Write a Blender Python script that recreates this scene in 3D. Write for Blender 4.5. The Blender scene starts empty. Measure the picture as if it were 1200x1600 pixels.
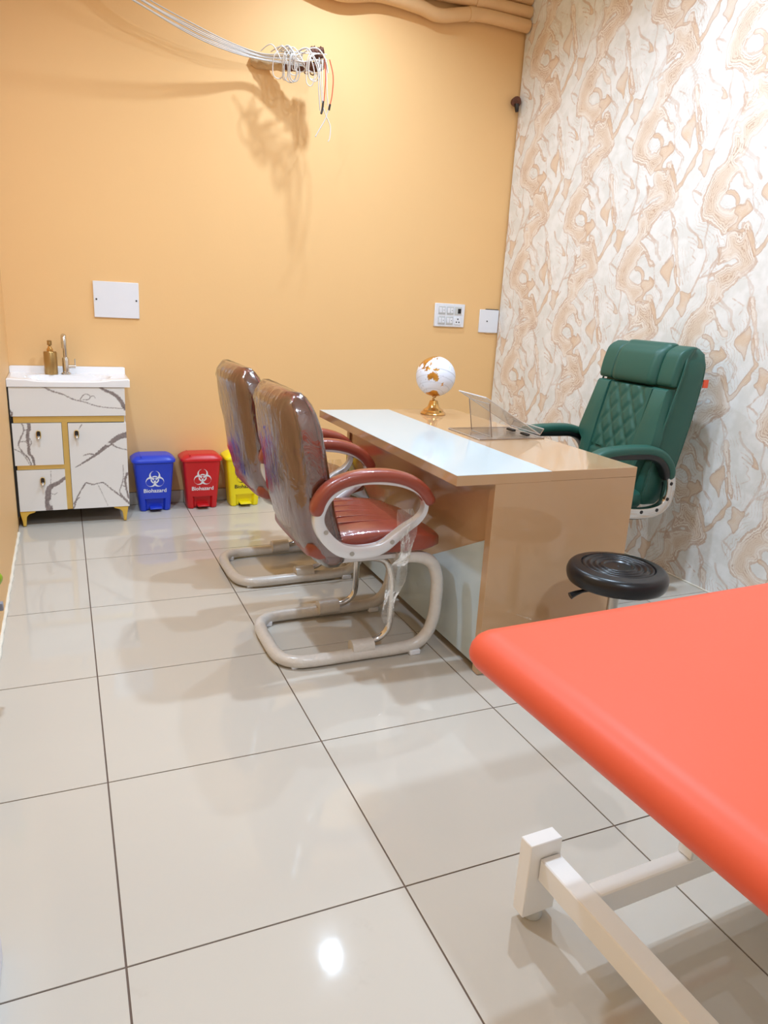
import bpy, bmesh, math, random
import numpy as np
from mathutils import Vector, Matrix
random.seed(7)
D = bpy.data
SC = bpy.context.scene
COL = SC.collection

# ------------------------------------------------------------------ camera
cam_d = D.cameras.new('camera'); cam = D.objects.new('camera', cam_d); COL.objects.link(cam)
RIGHT = Vector((0.918029, -0.392872, 0.05361)); DOWN = Vector((-0.061442, -0.27452, -0.959616)); FWD = Vector((0.391723, 0.877662, -0.276156))
CAM = Vector((-0.039463, -1.199386, 1.272058))
m = Matrix((RIGHT, -DOWN, -FWD)).transposed().to_4x4(); m.translation = CAM
cam.matrix_world = m
cam_d.sensor_fit = 'VERTICAL'; cam_d.sensor_height = 36; cam_d.lens = 1136.018 / 1600 * 36
cam_d.clip_start = 0.02
SC.camera = cam

# ------------------------------------------------------------------ light and exposure
W = D.worlds.new('world'); SC.world = W; W.use_nodes = True
W.node_tree.nodes['Background'].inputs[0].default_value = (0.9, 0.95, 1, 1)
W.node_tree.nodes['Background'].inputs[1].default_value = 0.3
SC.view_settings.view_transform = 'Standard'; SC.view_settings.look = 'None'
SC.view_settings.gamma = 1; SC.view_settings.use_curve_mapping = False
SC.view_settings.exposure = -0.72
SC.cycles.max_bounces = 8; SC.cycles.transparent_max_bounces = 32; SC.cycles.caustics_reflective = False; SC.cycles.caustics_refractive = False
CEIL = 3.3
# ceiling downlights: x, y, watts, radius
LAMPS = [(1.47, 2.67, 33, .035), (-0.04, 1.3, 58, .05), (1.8, 1.15, 64, .05), (0.9, -1.7, 84, .10)]
LCOL = (0.62, 0.80, 1.0)
for i, (lx, ly, lw, lr) in enumerate(LAMPS):
    ld = D.lights.new('downlight_lamp', 'AREA'); ld.shape = 'DISK'; ld.size = lr * 2; ld.energy = lw; ld.color = LCOL; ld.spread = math.radians((145, 155, 160, 178)[i])
    lo = D.objects.new('downlight_lamp', ld); COL.objects.link(lo); lo.location = (lx, ly, CEIL - 0.03)

# ------------------------------------------------------------------ helpers
def tag(o, label=None, cat=None, group=None, kind=None):
    if label: o['label'] = label
    if cat: o['category'] = cat
    if group: o['group'] = group
    if kind: o['kind'] = kind
    return o
def empty(name, loc=(0, 0, 0), rz=0):
    o = D.objects.new(name, None); COL.objects.link(o); o.location = loc; o.rotation_euler = (0, 0, rz)
    o.empty_display_size = .05
    return o
def mobj(name, me, mat, parent=None, smooth=None):
    o = D.objects.new(name, me); COL.objects.link(o)
    if mat is not None:
        me.materials.clear(); me.materials.append(mat)
    if parent is not None: o.parent = parent
    if smooth is not None:
        for p in me.polygons: p.use_smooth = True
        if smooth < 180: me.set_sharp_from_angle(angle=math.radians(smooth))
    return o
def fromdata(name, v, f, mat, parent=None, smooth=None):
    me = D.meshes.new(name); me.from_pydata([tuple(p) for p in v], [], f); me.update()
    return mobj(name, me, mat, parent, smooth)
def bm2(name, bm, mat, parent=None, smooth=None):
    me = D.meshes.new(name); bmesh.ops.recalc_face_normals(bm, faces=bm.faces); bm.to_mesh(me); bm.free()
    return mobj(name, me, mat, parent, smooth)
def boxbm(x0, x1, y0, y1, z0, z1, bev=0, seg=1, bm=None):
    b = bmesh.new()
    vs = [b.verts.new((x, y, z)) for x in (x0, x1) for y in (y0, y1) for z in (z0, z1)]
    for q in ((0, 1, 3, 2), (4, 6, 7, 5), (0, 4, 5, 1), (2, 3, 7, 6), (0, 2, 6, 4), (1, 5, 7, 3)): b.faces.new([vs[i] for i in q])
    bmesh.ops.recalc_face_normals(b, faces=b.faces)
    if bev: bmesh.ops.bevel(b, geom=b.edges[:], offset=bev, segments=seg, affect='EDGES', profile=.5)
    if bm is not None:
        me = D.meshes.new('t'); b.to_mesh(me); b.free(); bm.from_mesh(me); D.meshes.remove(me); return bm
    return b
def box(name, x0, x1, y0, y1, z0, z1, mat, parent=None, bev=0, seg=1):
    return bm2(name, boxbm(x0, x1, y0, y1, z0, z1, bev, seg), mat, parent, 40 if bev else None)
def catmull(pts, n=8, closed=False):
    P = [Vector(p) for p in pts]; out = []; N = len(P)
    for i in range(N if closed else N - 1):
        if closed: a, b, c, d = P[i - 1], P[i], P[(i + 1) % N], P[(i + 2) % N]
        else: a, b, c, d = P[max(i - 1, 0)], P[i], P[i + 1], P[min(i + 2, N - 1)]
        for k in range(n):
            t = k / n
            out.append(.5 * ((2 * b) + (c - a) * t + (2 * a - 5 * b + 4 * c - d) * t * t + (3 * b - a - 3 * c + d) * t ** 3))
    if not closed: out.append(P[-1].copy())
    return out
def tube_data(path, r, seg=10, closed=False, cap=True):
    P = [Vector(p) for p in path]; N = len(P); v = []; f = []
    def tan(i):
        if closed: return (P[(i + 1) % N] - P[i - 1]).normalized()
        return (P[min(i + 1, N - 1)] - P[max(i - 1, 0)]).normalized()
    t0 = tan(0); ref = Vector((0, 0, 1)) if abs(t0.z) < .9 else Vector((1, 0, 0))
    nrm = (ref - t0 * ref.dot(t0)).normalized()
    for i in range(N):
        t = tan(i); nrm = (nrm - t * nrm.dot(t)).normalized(); bn = t.cross(nrm)
        rr = r(i / max(N - 1, 1)) if callable(r) else r
        for k in range(seg):
            a = 2 * math.pi * k / seg; v.append(P[i] + (nrm * math.cos(a) + bn * math.sin(a)) * rr)
    for i in range(N if closed else N - 1):
        j = (i + 1) % N
        for k in range(seg): f.append((i * seg + k, i * seg + (k + 1) % seg, j * seg + (k + 1) % seg, j * seg + k))
    if cap and not closed:
        f.append(tuple(range(seg - 1, -1, -1))); f.append(tuple((N - 1) * seg + k for k in range(seg)))
    return v, f
def tube(name, pts, r, mat, parent=None, n=6, seg=10, closed=False):
    v, f = tube_data(catmull(pts, n, closed) if n else pts, r, seg, closed)
    return fromdata(name, v, f, mat, parent, 60)
def multitube(name, paths, r, mat, parent=None, n=6, seg=8):
    V, F = [], []
    for p in paths:
        v, f = tube_data(catmull(p, n), r, seg); o = len(V); V += v; F += [tuple(i + o for i in q) for q in f]
    return fromdata(name, V, F, mat, parent, 60)
def lathe(name, prof, mat, parent=None, seg=32, loc=(0, 0, 0), smooth=35):
    v = []; f = []; n = len(prof)
    for k in range(seg):
        a = 2 * math.pi * k / seg
        for r, z in prof: v.append((loc[0] + r * math.cos(a), loc[1] + r * math.sin(a), loc[2] + z))
    for k in range(seg):
        j = (k + 1) % seg
        for i in range(n - 1): f.append((k * n + i, j * n + i, j * n + i + 1, k * n + i + 1))
    b = bmesh.new(); me = D.meshes.new(name); me.from_pydata(v, [], f); b.from_mesh(me); D.meshes.remove(me)
    bmesh.ops.remove_doubles(b, verts=b.verts, dist=1e-5)
    bmesh.ops.dissolve_degenerate(b, dist=1e-6, edges=b.edges)
    return bm2(name, b, mat, parent, smooth)
def loft(name, rings, mat, parent=None, smooth=60, cap=True):
    n = len(rings[0]); v = [p for r in rings for p in r]; f = []
    for i in range(len(rings) - 1):
        for k in range(n): f.append((i * n + k, i * n + (k + 1) % n, (i + 1) * n + (k + 1) % n, (i + 1) * n + k))
    if cap: f.append(tuple(range(n - 1, -1, -1))); f.append(tuple((len(rings) - 1) * n + k for k in range(n)))
    me = D.meshes.new(name); me.from_pydata([tuple(p) for p in v], [], f)
    b = bmesh.new(); b.from_mesh(me); D.meshes.remove(me)
    return bm2(name, b, mat, parent, smooth)
def superring(cx, cy, hx, hy, p=4, n=40):
    out = []
    for k in range(n):
        a = 2 * math.pi * k / n; c, s = math.cos(a), math.sin(a)
        out.append((cx + hx * math.copysign(abs(c) ** (2 / p), c), cy + hy * math.copysign(abs(s) ** (2 / p), s)))
    return out
def prism(name, poly, axis, a0, a1, mat, parent=None, bev=0, seg=2, smooth=40):
    """poly in the two other axes, extruded along axis"""
    b = bmesh.new()
    def P(q, a): return {'x': (a, q[0], q[1]), 'y': (q[0], a, q[1]), 'z': (q[0], q[1], a)}[axis]
    lo = [b.verts.new(P(q, a0)) for q in poly]; hi = [b.verts.new(P(q, a1)) for q in poly]; n = len(poly)
    b.faces.new(lo[::-1]); b.faces.new(hi)
    for i in range(n): b.faces.new((lo[i], lo[(i + 1) % n], hi[(i + 1) % n], hi[i]))
    bmesh.ops.recalc_face_normals(b, faces=b.faces)
    if bev:
        es = [e for e in b.edges if (e.verts[0] in lo) == (e.verts[1] in lo)]
        bmesh.ops.bevel(b, geom=es, offset=bev, segments=seg, affect='EDGES', profile=.5)
    return bm2(name, b, mat, parent, smooth)
def copy_tree(o, parent=None):
    c = o.copy(); COL.objects.link(c); c.parent = parent
    for ch in [x for x in D.objects if x.parent == o]: copy_tree(ch, c)
    return c
def rot(pt, a, c=(0, 0)):
    x, y = pt[0] - c[0], pt[1] - c[1]; return (c[0] + x * math.cos(a) - y * math.sin(a), c[1] + x * math.sin(a) + y * math.cos(a))

# ------------------------------------------------------------------ materials
class NT:
    def __init__(s, name):
        s.m = D.materials.new(name); s.m.use_nodes = True; s.t = s.m.node_tree; s.p = s.t.nodes['Principled BSDF']
    def n(s, typ, **k):
        nd = s.t.nodes.new(typ)
        for a, b in k.items(): setattr(nd, a, b)
        return nd
    def l(s, a, b): s.t.links.new(a, b)
    def put(s, sock, v):
        if isinstance(v, (int, float)): sock.default_value = v
        elif isinstance(v, tuple): sock.default_value = v
        else: s.l(v, sock)
    def math(s, op, a, b=None, c=None, clamp=False):
        nd = s.n('ShaderNodeMath', operation=op); nd.use_clamp = clamp; s.put(nd.inputs[0], a)
        if b is not None: s.put(nd.inputs[1], b)
        if c is not None: s.put(nd.inputs[2], c)
        return nd.outputs[0]
    def mix(s, f, a, b):
        nd = s.n('ShaderNodeMix', data_type='RGBA'); s.put(nd.inputs[0], f); s.put(nd.inputs[6], a); s.put(nd.inputs[7], b); return nd.outputs[2]
    def step(s, x, a, b, lo=0., hi=1.):
        nd = s.n('ShaderNodeMapRange', interpolation_type='SMOOTHSTEP'); s.put(nd.inputs[0], x)
        nd.inputs[1].default_value = a; nd.inputs[2].default_value = b; nd.inputs[3].default_value = lo; nd.inputs[4].default_value = hi; return nd.outputs[0]
    def noise(s, vec, scale, detail=2, rough=.5, dist=0., col=False):
        nd = s.n('ShaderNodeTexNoise'); s.l(vec, nd.inputs['Vector']); nd.inputs['Scale'].default_value = scale
        nd.inputs['Detail'].default_value = detail; nd.inputs['Roughness'].default_value = rough; nd.inputs['Distortion'].default_value = dist
        return nd.outputs[1 if col else 0]
    def obj(s): return s.n('ShaderNodeTexCoord').outputs['Object']
    def bump(s, h, strength=.1, dist=.01):
        nd = s.n('ShaderNodeBump'); nd.inputs['Strength'].default_value = strength; nd.inputs['Distance'].default_value = dist
        s.l(h, nd.inputs['Height']); return nd.outputs[0]
def c4(c): return (c[0], c[1], c[2], 1)
def srgb(r, g, b):
    f = lambda v: (v / 255 / 12.92) if v / 255 <= .04045 else ((v / 255 + .055) / 1.055) ** 2.4
    return (f(r), f(g), f(b))
def mat(name, col, rough=.5, metal=0., spec=.5, coat=0., coat_r=.05, var=0., vscale=8, bump=0., bscale=60, bdist=.002):
    t = NT(name); p = t.p
    p.inputs['Roughness'].default_value = rough; p.inputs['Metallic'].default_value = metal
    p.inputs['Specular IOR Level'].default_value = spec; p.inputs['Coat Weight'].default_value = coat; p.inputs['Coat Roughness'].default_value = coat_r
    v = t.noise(t.obj(), vscale, 3)
    d = tuple(max(0, x * (1 - var)) for x in col); e = tuple(min(1, x * (1 + var)) for x in col)
    t.l(t.mix(v, c4(d), c4(e)), p.inputs['Base Color'])
    if bump: t.l(t.bump(t.noise(t.obj(), bscale, 3), bump, bdist), p.inputs['Normal'])
    return t.m
M = {}
M['wall'] = mat('orange_paint', srgb(243, 197, 138), .55, spec=.3, var=.025, vscale=1.3, bump=.12, bscale=90)
M['white_wall'] = mat('white_paint', srgb(235, 228, 218), .6, var=.02)
M['ceil'] = mat('ceiling_paint', srgb(246, 244, 240), .7, var=.02)
M['grout'] = mat('grout', srgb(112, 92, 80), .8, var=.25, vscale=12)
M['pipe'] = mat('painted_pipe', srgb(234, 190, 138), .5, var=.06, bump=.3, bscale=30)
M['plate'] = mat('white_plastic', srgb(238, 238, 244), .3, var=.01)
M['plate_grey'] = mat('grey_plastic', srgb(205, 205, 203), .35, var=.02)
M['dark'] = mat('dark_slot', srgb(32, 26, 26), .4, var=.1)
M['black'] = mat('black_carcass', srgb(18, 16, 18), .4, var=.1)
M['gold'] = mat('brushed_gold', srgb(226, 190, 112), .28, metal=.6, var=.05, vscale=25)
M['goldpaint'] = mat('gold_legs', srgb(232, 190, 84), .35, metal=.35, var=.03)
M['brass'] = mat('polished_brass', srgb(218, 172, 104), .2, metal=.85, var=.03)
M['bronze'] = mat('bronze_bottle', srgb(176, 142, 88), .3, metal=.7, var=.08, vscale=30)
M['ceramic'] = mat('white_ceramic', srgb(246, 244, 246), .08, spec=.6, var=.005)
M['chrome'] = mat('chrome', srgb(215, 212, 208), .12, metal=1., var=.03)
M['steel'] = mat('satin_steel', srgb(190, 186, 180), .3, metal=.9, var=.04)
M['alu'] = mat('silver_painted_metal', srgb(226, 226, 230), .32, metal=.35, coat=.4, var=.03)
M['wrapped'] = mat('foam_wrapped_tube', srgb(216, 208, 200), .35, coat=.35, coat_r=.2, var=.1, vscale=22, bump=.6, bscale=45, bdist=.006)
M['desk_tan'] = mat('tan_gloss_laminate', srgb(198, 160, 121), .1, spec=.5, coat=.5, coat_r=.03, var=.02)
M['desk_white'] = mat('white_gloss_laminate', srgb(198, 211, 216), .10, spec=.35, var=.005)
M['kick_shade'] = mat('dark_kick_shade', srgb(52, 34, 24), .5, var=.1)  # dark brown painted for the shade in the kick recess
M['blackleather'] = mat('black_vinyl', srgb(14, 15, 20), .3, spec=.5, var=.1, bump=.1, bscale=180)
M['blackplastic'] = mat('black_plastic', srgb(24, 24, 26), .35, var=.1)
M['green'] = mat('green_leatherette', srgb(40, 88, 76), .45, spec=.45, var=.06, vscale=4, bump=.12, bscale=220)
M['coral'] = mat('coral_vinyl', srgb(234, 98, 70), .45, spec=.35, var=.02, vscale=3, bump=.08, bscale=150)
M['coralside'] = M['coral']
M['whitemetal'] = mat('white_powder_coat', srgb(250, 247, 246), .35, spec=.4, var=.01)
M['cable'] = mat('white_cable', srgb(222, 212, 204), .4, var=.04)
M['cable_grey'] = mat('grey_cable', srgb(200, 194, 190), .4, var=.04)
M['cable_red'] = mat('red_cable', srgb(214, 84, 52), .4, var=.05)
M['cable_black'] = mat('black_tape', srgb(30, 26, 26), .4, var=.05)
M['rust'] = mat('rusty_conduit', srgb(104, 62, 44), .7, var=.45, vscale=40, bump=.8, bscale=50, bdist=.01)
M['plaster'] = mat('rough_plaster', srgb(214, 180, 136), .8, var=.12, vscale=30, bump=.8, bscale=40, bdist=.008)
M['silver'] = mat('silver_tape', srgb(200, 196, 192), .25, metal=.8, var=.1, vscale=30)
M['redtag'] = mat('orange_tag', srgb(240, 92, 56), .5, var=.05)
M['leaf'] = mat('green_leaf', srgb(150, 178, 40), .45, var=.25, vscale=40)
M['greypot'] = mat('grey_planter', srgb(150, 146, 152), .5, var=.05)
M['caulk'] = mat('white_caulk', srgb(238, 230, 214), .6, var=.08, vscale=20)
M['carton'] = mat('white_carton', srgb(226, 222, 228), .5, var=.02)
M['whiteprint'] = mat('white_print', srgb(232, 234, 240), .4, var=.01)
M['blackprint'] = mat('black_print', srgb(28, 26, 24), .4, var=.02)
M['lampglass'] = None
for k, c in dict(blue=(38, 66, 198), red=(204, 32, 38), yellow=(246, 226, 26)).items():
    M['bin_' + k] = mat(k + '_bin_plastic', srgb(*c), .32, spec=.45, var=.03, vscale=5)

def make_floor_mat():
    t = NT('polished_cream_tile'); p = t.p; o = t.n('ShaderNodeNewGeometry').outputs['Position']
    a = t.noise(o, 1.2, 3); b = t.noise(o, 9, 4, .6)
    c = t.mix(a, c4(srgb(200, 191, 179)), c4(srgb(208, 200, 189)))
    smud = t.math('MULTIPLY', t.step(t.noise(o, 3.1, 2), .58, .72), t.step(b, .55, .7))
    c = t.mix(t.math('MULTIPLY', smud, .16), c, c4(srgb(150, 132, 112)))
    t.l(c, p.inputs['Base Color'])
    t.l(t.step(b, .2, .8, .04, .075), p.inputs['Roughness'])
    p.inputs['Specular IOR Level'].default_value = .5
    t.l(t.bump(t.noise(o, 5, 2), .02, .004), p.inputs['Normal'])
    return t.m
M['tile'] = make_floor_mat()

def make_leather():
    t = NT('russet_leatherette'); p = t.p; o = t.obj()
    c = t.mix(t.noise(o, 5, 3), c4(srgb(130, 50, 34)), c4(srgb(160, 72, 50)))
    t.l(c, p.inputs['Base Color']); p.inputs['Roughness'].default_value = .36
    p.inputs['Coat Weight'].default_value = .6; p.inputs['Coat Roughness'].default_value = .1
    sep = t.n('ShaderNodeMapping'); t.l(o, sep.inputs[0]); sep.inputs['Scale'].default_value = (14, 30, 14)
    t.l(t.bump(t.noise(sep.outputs[0], 1.4, 3, .6, 1.5), .35, .006), p.inputs['Coat Normal'])
    t.l(t.bump(t.noise(o, 160, 2), .08, .002), p.inputs['Normal'])
    return t.m
M['leather'] = make_leather()
def make_wrap():
    t = NT('clear_plastic_film'); out = t.t.nodes['Material Output']; o = t.obj()
    mp = t.n('ShaderNodeMapping'); t.l(o, mp.inputs[0]); mp.inputs['Scale'].default_value = (9, 14, 5)
    h = t.noise(mp.outputs[0], 1.6, 4, .55, 1.2)
    nrm = t.bump(h, .32, .02)
    tr = t.n('ShaderNodeBsdfTransparent'); tr.inputs[0].default_value = (.97, .95, .93, 1)
    gl = t.n('ShaderNodeBsdfGlossy'); gl.inputs['Roughness'].default_value = .10; gl.inputs[0].default_value = (1, 1, 1, 1); t.l(nrm, gl.inputs['Normal'])
    fr = t.n('ShaderNodeFresnel'); fr.inputs[0].default_value = 1.6; t.l(nrm, fr.inputs['Normal'])
    mx = t.n('ShaderNodeMixShader'); t.l(t.math('MULTIPLY_ADD', fr.outputs[0], 1.1, .11, clamp=True), mx.inputs[0]); t.l(tr.outputs[0], mx.inputs[1]); t.l(gl.outputs[0], mx.inputs[2])
    t.l(mx.outputs[0], out.inputs[0]); t.t.nodes.remove(t.p)
    return t.m
M['wrap'] = make_wrap()
def make_acrylic(name='clear_acrylic', haze=.06):
    t = NT(name); out = t.t.nodes['Material Output']
    tr = t.n('ShaderNodeBsdfTransparent'); t.l(t.mix(t.noise(t.obj(), 6, 2), (.93, .93, .93, 1), (.97, .97, .97, 1)), tr.inputs[0])
    gl = t.n('ShaderNodeBsdfGlossy'); gl.inputs['Roughness'].default_value = .05
    fr = t.n('ShaderNodeLayerWeight'); fr.inputs[0].default_value = .12
    front = t.math('SUBTRACT', 1., t.n('ShaderNodeNewGeometry').outputs['Backfacing'])
    mx = t.n('ShaderNodeMixShader'); t.l(t.math('MULTIPLY', t.math('MULTIPLY_ADD', fr.outputs[0], .8, .04, clamp=True), front), mx.inputs[0]); df = t.n('ShaderNodeBsdfDiffuse'); df.inputs[0].default_value = (.62, .60, .58, 1); mh = t.n('ShaderNodeMixShader'); mh.inputs[0].default_value = haze; t.l(tr.outputs[0], mh.inputs[1]); t.l(df.outputs[0], mh.inputs[2])
    t.l(mh.outputs[0], mx.inputs[1]); t.l(gl.outputs[0], mx.inputs[2])
    t.l(mx.outputs[0], out.inputs[0]); t.t.nodes.remove(t.p)
    return t.m
M['acrylic'] = make_acrylic(); M['acrylic_hazy'] = make_acrylic('hazy_acrylic', .26); M['acrylic_edge'] = mat('acrylic_edge', srgb(196, 186, 178), .2, var=.15, vscale=30); M['acrylic_rim_shade'] = mat('acrylic_shaded_edge', srgb(140, 116, 100), .25, var=.15, vscale=30)  # paler and darker edge colours paint light and shade on the sheet rims
def make_vein():
    t = NT('white_marble_laminate'); p = t.p
    at = t.n('ShaderNodeAttribute', attribute_name='vein')
    n = t.noise(t.obj(), 55, 4, .6)
    c = t.mix(t.noise(t.obj(), 4, 3), c4(srgb(232, 228, 226)), c4(srgb(240, 237, 235)))
    dk = t.mix(n, c4(srgb(92, 78, 78)), c4(srgb(172, 160, 158)))
    t.l(t.mix(at.outputs['Fac'], c, dk), p.inputs['Base Color']); p.inputs['Roughness'].default_value = .22
    return t.m
M['vein'] = make_vein()
def make_globe():
    t = NT('globe_print'); p = t.p; o = t.obj()
    at = t.n('ShaderNodeAttribute', attribute_name='land'); ln = t.n('ShaderNodeAttribute', attribute_name='line')
    scr = t.math('MULTIPLY', t.step(t.noise(o, 140, 2, .6), .58, .62), t.step(t.noise(o, 22, 2), .52, .6))
    lines = t.math('MAXIMUM', t.math('MULTIPLY', scr, .45), ln.outputs['Fac'])
    c = t.mix(lines, c4(srgb(232, 234, 246)), c4(srgb(140, 136, 150)))
    gold = t.mix(t.noise(o, 30, 3), c4(srgb(190, 132, 50)), c4(srgb(226, 172, 84)))
    t.l(t.mix(at.outputs['Fac'], c, gold), p.inputs['Base Color']); t.l(t.math('MULTIPLY', at.outputs['Fac'], .7), p.inputs['Metallic'])
    p.inputs['Roughness'].default_value = .25
    return t.m
M['globe'] = make_globe()

# one repeat of the marbled print, in wall millimetres (y, z): tan bodies, brown accents, drawn lines with their width
WT = [[(2045,1772),(1978,1767),(1972,1724),(1978,1680),(2006,1652),(1975,1639),(1942,1602),(1917,1563),(1885,1546),(1882,1528),(1915,1535),(1943,1569),(1965,1595),(1984,1587),(2012,1560),(2015,1526),(2050,1499),(2053,1470),(2022,1447),(1978,1441),(1948,1458),(1907,1458),(1898,1474),(1863,1441),(1882,1419),(1928,1385),(1927,1362),(1960,1356),(1997,1329),(2016,1338),(2039,1366),(2091,1401),(2149,1418),(2163,1483),(2148,1541),(2117,1609),(2059,1663),(2036,1711)],[(1981,1338),(1933,1351),(1899,1329),(1902,1380),(1875,1386),(1853,1358),(1834,1308),(1811,1259),(1788,1215),(1806,1180),(1849,1155),(1967,1147),(1931,1184),(1896,1215),(1945,1247),(1984,1228),(2009,1262),(1970,1287)],[(1517,1446),(1506,1486),(1475,1493),(1422,1519),(1364,1540),(1317,1545),(1284,1530),(1318,1498),(1360,1441),(1401,1411),(1412,1376),(1442,1348),(1480,1339),(1460,1385),(1466,1426),(1487,1476)],[(1787,1696),(1763,1689),(1740,1621),(1713,1531),(1682,1457),(1692,1436),(1721,1499),(1753,1595),(1776,1648)],[(1480,1604),(1425,1587),(1410,1630),(1369,1665),(1348,1627),(1349,1580),(1373,1552),(1427,1539),(1473,1515),(1470,1560)]]
WD = [[(2022,1526),(1997,1529),(1969,1517),(1945,1492),(1943,1465),(1958,1459),(1966,1486),(1988,1506),(2019,1512)],[(1948,1458),(1907,1458),(1901,1477),(1861,1441),(1882,1418),(1921,1390),(1927,1359),(1884,1355),(1897,1343),(1942,1352),(1984,1351),(1971,1367),(1941,1385),(1934,1413),(1959,1430)],[(1873,1349),(1847,1333),(1823,1286),(1799,1254),(1808,1235),(1827,1269),(1853,1308)],[(1735,1531),(1719,1499),(1711,1446),(1681,1414),(1708,1379),(1710,1342),(1746,1308),(1768,1269),(1799,1240),(1810,1256),(1776,1289),(1754,1333),(1726,1378),(1704,1415),(1722,1457),(1737,1500)],[(1765,1580),(1779,1559),(1805,1538),(1825,1522),(1830,1496),(1807,1474),(1775,1452),(1759,1426),(1758,1468),(1754,1505),(1744,1531),(1757,1569)],[(1673,1401),(1656,1404),(1624,1393),(1603,1400),(1604,1372),(1619,1345),(1623,1314),(1640,1285),(1665,1312),(1684,1326),(1668,1345),(1668,1377)],[(1621,1658),(1596,1639),(1575,1604),(1610,1608),(1605,1625)],[(1331,1684),(1311,1662),(1288,1624),(1281,1595),(1294,1601),(1312,1639)]]
WL = [([(1801,1759),(1778,1732),(1792,1686),(1790,1660),(1772,1617),(1774,1577),(1805,1538)],9),([(1604,1399),(1590,1431),(1570,1466),(1531,1476),(1506,1487),(1486,1521),(1465,1564),(1466,1603)],10),([(1962,1696),(1911,1656),(1878,1637),(1872,1594),(1847,1560)],16),([(1974,1675),(1915,1647),(1895,1627),(1882,1584)],7),([(1882,1529),(1855,1436),(1804,1392),(1809,1348),(1825,1314)],7),([(1849,1436),(1791,1390),(1801,1342)],6),([(1579,1727),(1566,1697),(1571,1628),(1547,1577),(1555,1527),(1572,1477),(1615,1383)],10),([(1574,1621),(1534,1582),(1544,1532),(1561,1487)],6),([(1506,1659),(1476,1604),(1471,1562),(1500,1523),(1558,1474)],7),([(1699,1228),(1679,1242),(1656,1275),(1640,1285)],8),([(1690,1231),(1658,1217),(1639,1205)],12),([(1699,1228),(1679,1188),(1647,1163)],6),([(1710,1747),(1696,1716),(1675,1692),(1620,1661)],13),([(1683,1659),(1646,1649),(1612,1625)],6),([(1672,1638),(1636,1624),(1606,1612)],6),([(1659,1612),(1627,1595),(1635,1570),(1609,1549),(1652,1519)],5),([(1712,1525),(1663,1436)],5),([(1688,1551),(1653,1441)],5),([(1667,1519),(1638,1456)],5),([(1351,1455),(1311,1493),(1275,1521)],9),([(1341,1450),(1298,1488),(1267,1511)],5),([(1301,1479),(1278,1455),(1251,1426),(1260,1417)],10),([(1284,1455),(1258,1393),(1261,1340),(1240,1302),(1244,1254),(1273,1223)],8),([(2048,1154),(2040,1202),(2009,1245),(2022,1285)],9),([(2038,1148),(2021,1197),(1964,1258)],6),([(1885,1164),(1815,1185),(1786,1215)],7),([(1843,1164),(1798,1181)],5),([(2152,1690),(2129,1745),(2110,1777)],8),([(2173,1703),(2136,1695),(2114,1716)],10),([(1887,1697),(1817,1661),(1838,1620)],4),([(1338,1343),(1316,1358),(1277,1345)],4)]
PY, PZ = .534, .637
NPY, NPZ = 108, 128
def wallpaper_fields():
    """signed distance of every grid point of one repeat (half-drop lattice) to bodies, accents and lines"""
    Y, Z = np.meshgrid(np.arange(NPY) * PY / NPY, np.arange(NPZ) * PZ / NPZ, indexing='ij')
    Q = np.stack([Y.ravel(), Z.ravel()], 1)
    def shifts(P):
        c = P.mean(0); out = []
        for k in range(-8, 3):
            for l in range(-8, 3):
                S = P + np.array([k * PY, l * PZ + (PZ / 2 if k % 2 else 0)])
                if S[:, 0].max() > -.05 and S[:, 0].min() < PY + .05 and S[:, 1].max() > -.05 and S[:, 1].min() < PZ + .05: out.append(S)
        return out
    def segdist(S, closed):
        A = S if closed else S[:-1]; B = np.roll(S, -1, 0) if closed else S[1:]
        d = np.full(len(Q), 9.)
        for a, b in zip(A, B):
            ab = b - a; t = np.clip(((Q - a) @ ab) / max(ab @ ab, 1e-9), 0, 1); d = np.minimum(d, np.hypot(*(Q - a - t[:, None] * ab).T))
        return d
    def inside(S):
        c = np.zeros(len(Q), bool)
        for a, b in zip(S, np.roll(S, -1, 0)):
            if a[1] == b[1]: continue
            c ^= ((a[1] > Q[:, 1]) != (b[1] > Q[:, 1])) & (Q[:, 0] < (b[0] - a[0]) * (Q[:, 1] - a[1]) / (b[1] - a[1]) + a[0])
        return c
    def smoothp(P, closed): return np.array([tuple(v)[:2] for v in catmull([(a / 1000, b / 1000, 0) for a, b in P], 3, closed)])
    def polys(LS):
        d = np.full(len(Q), -9.)
        for P in LS:
            for S in shifts(smoothp(P, True)): e = segdist(S, True); d = np.maximum(d, np.where(inside(S), e, -e))
        return d
    dT = polys(WT); dD = polys(WD); dL = np.full(len(Q), -9.)
    for P, w in WL:
        for S in shifts(smoothp(P, False)): dL = np.maximum(dL, w * .0005 - segdist(S, False))
    return [f.reshape(NPY, NPZ) for f in (dT, dD, dL)]
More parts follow.
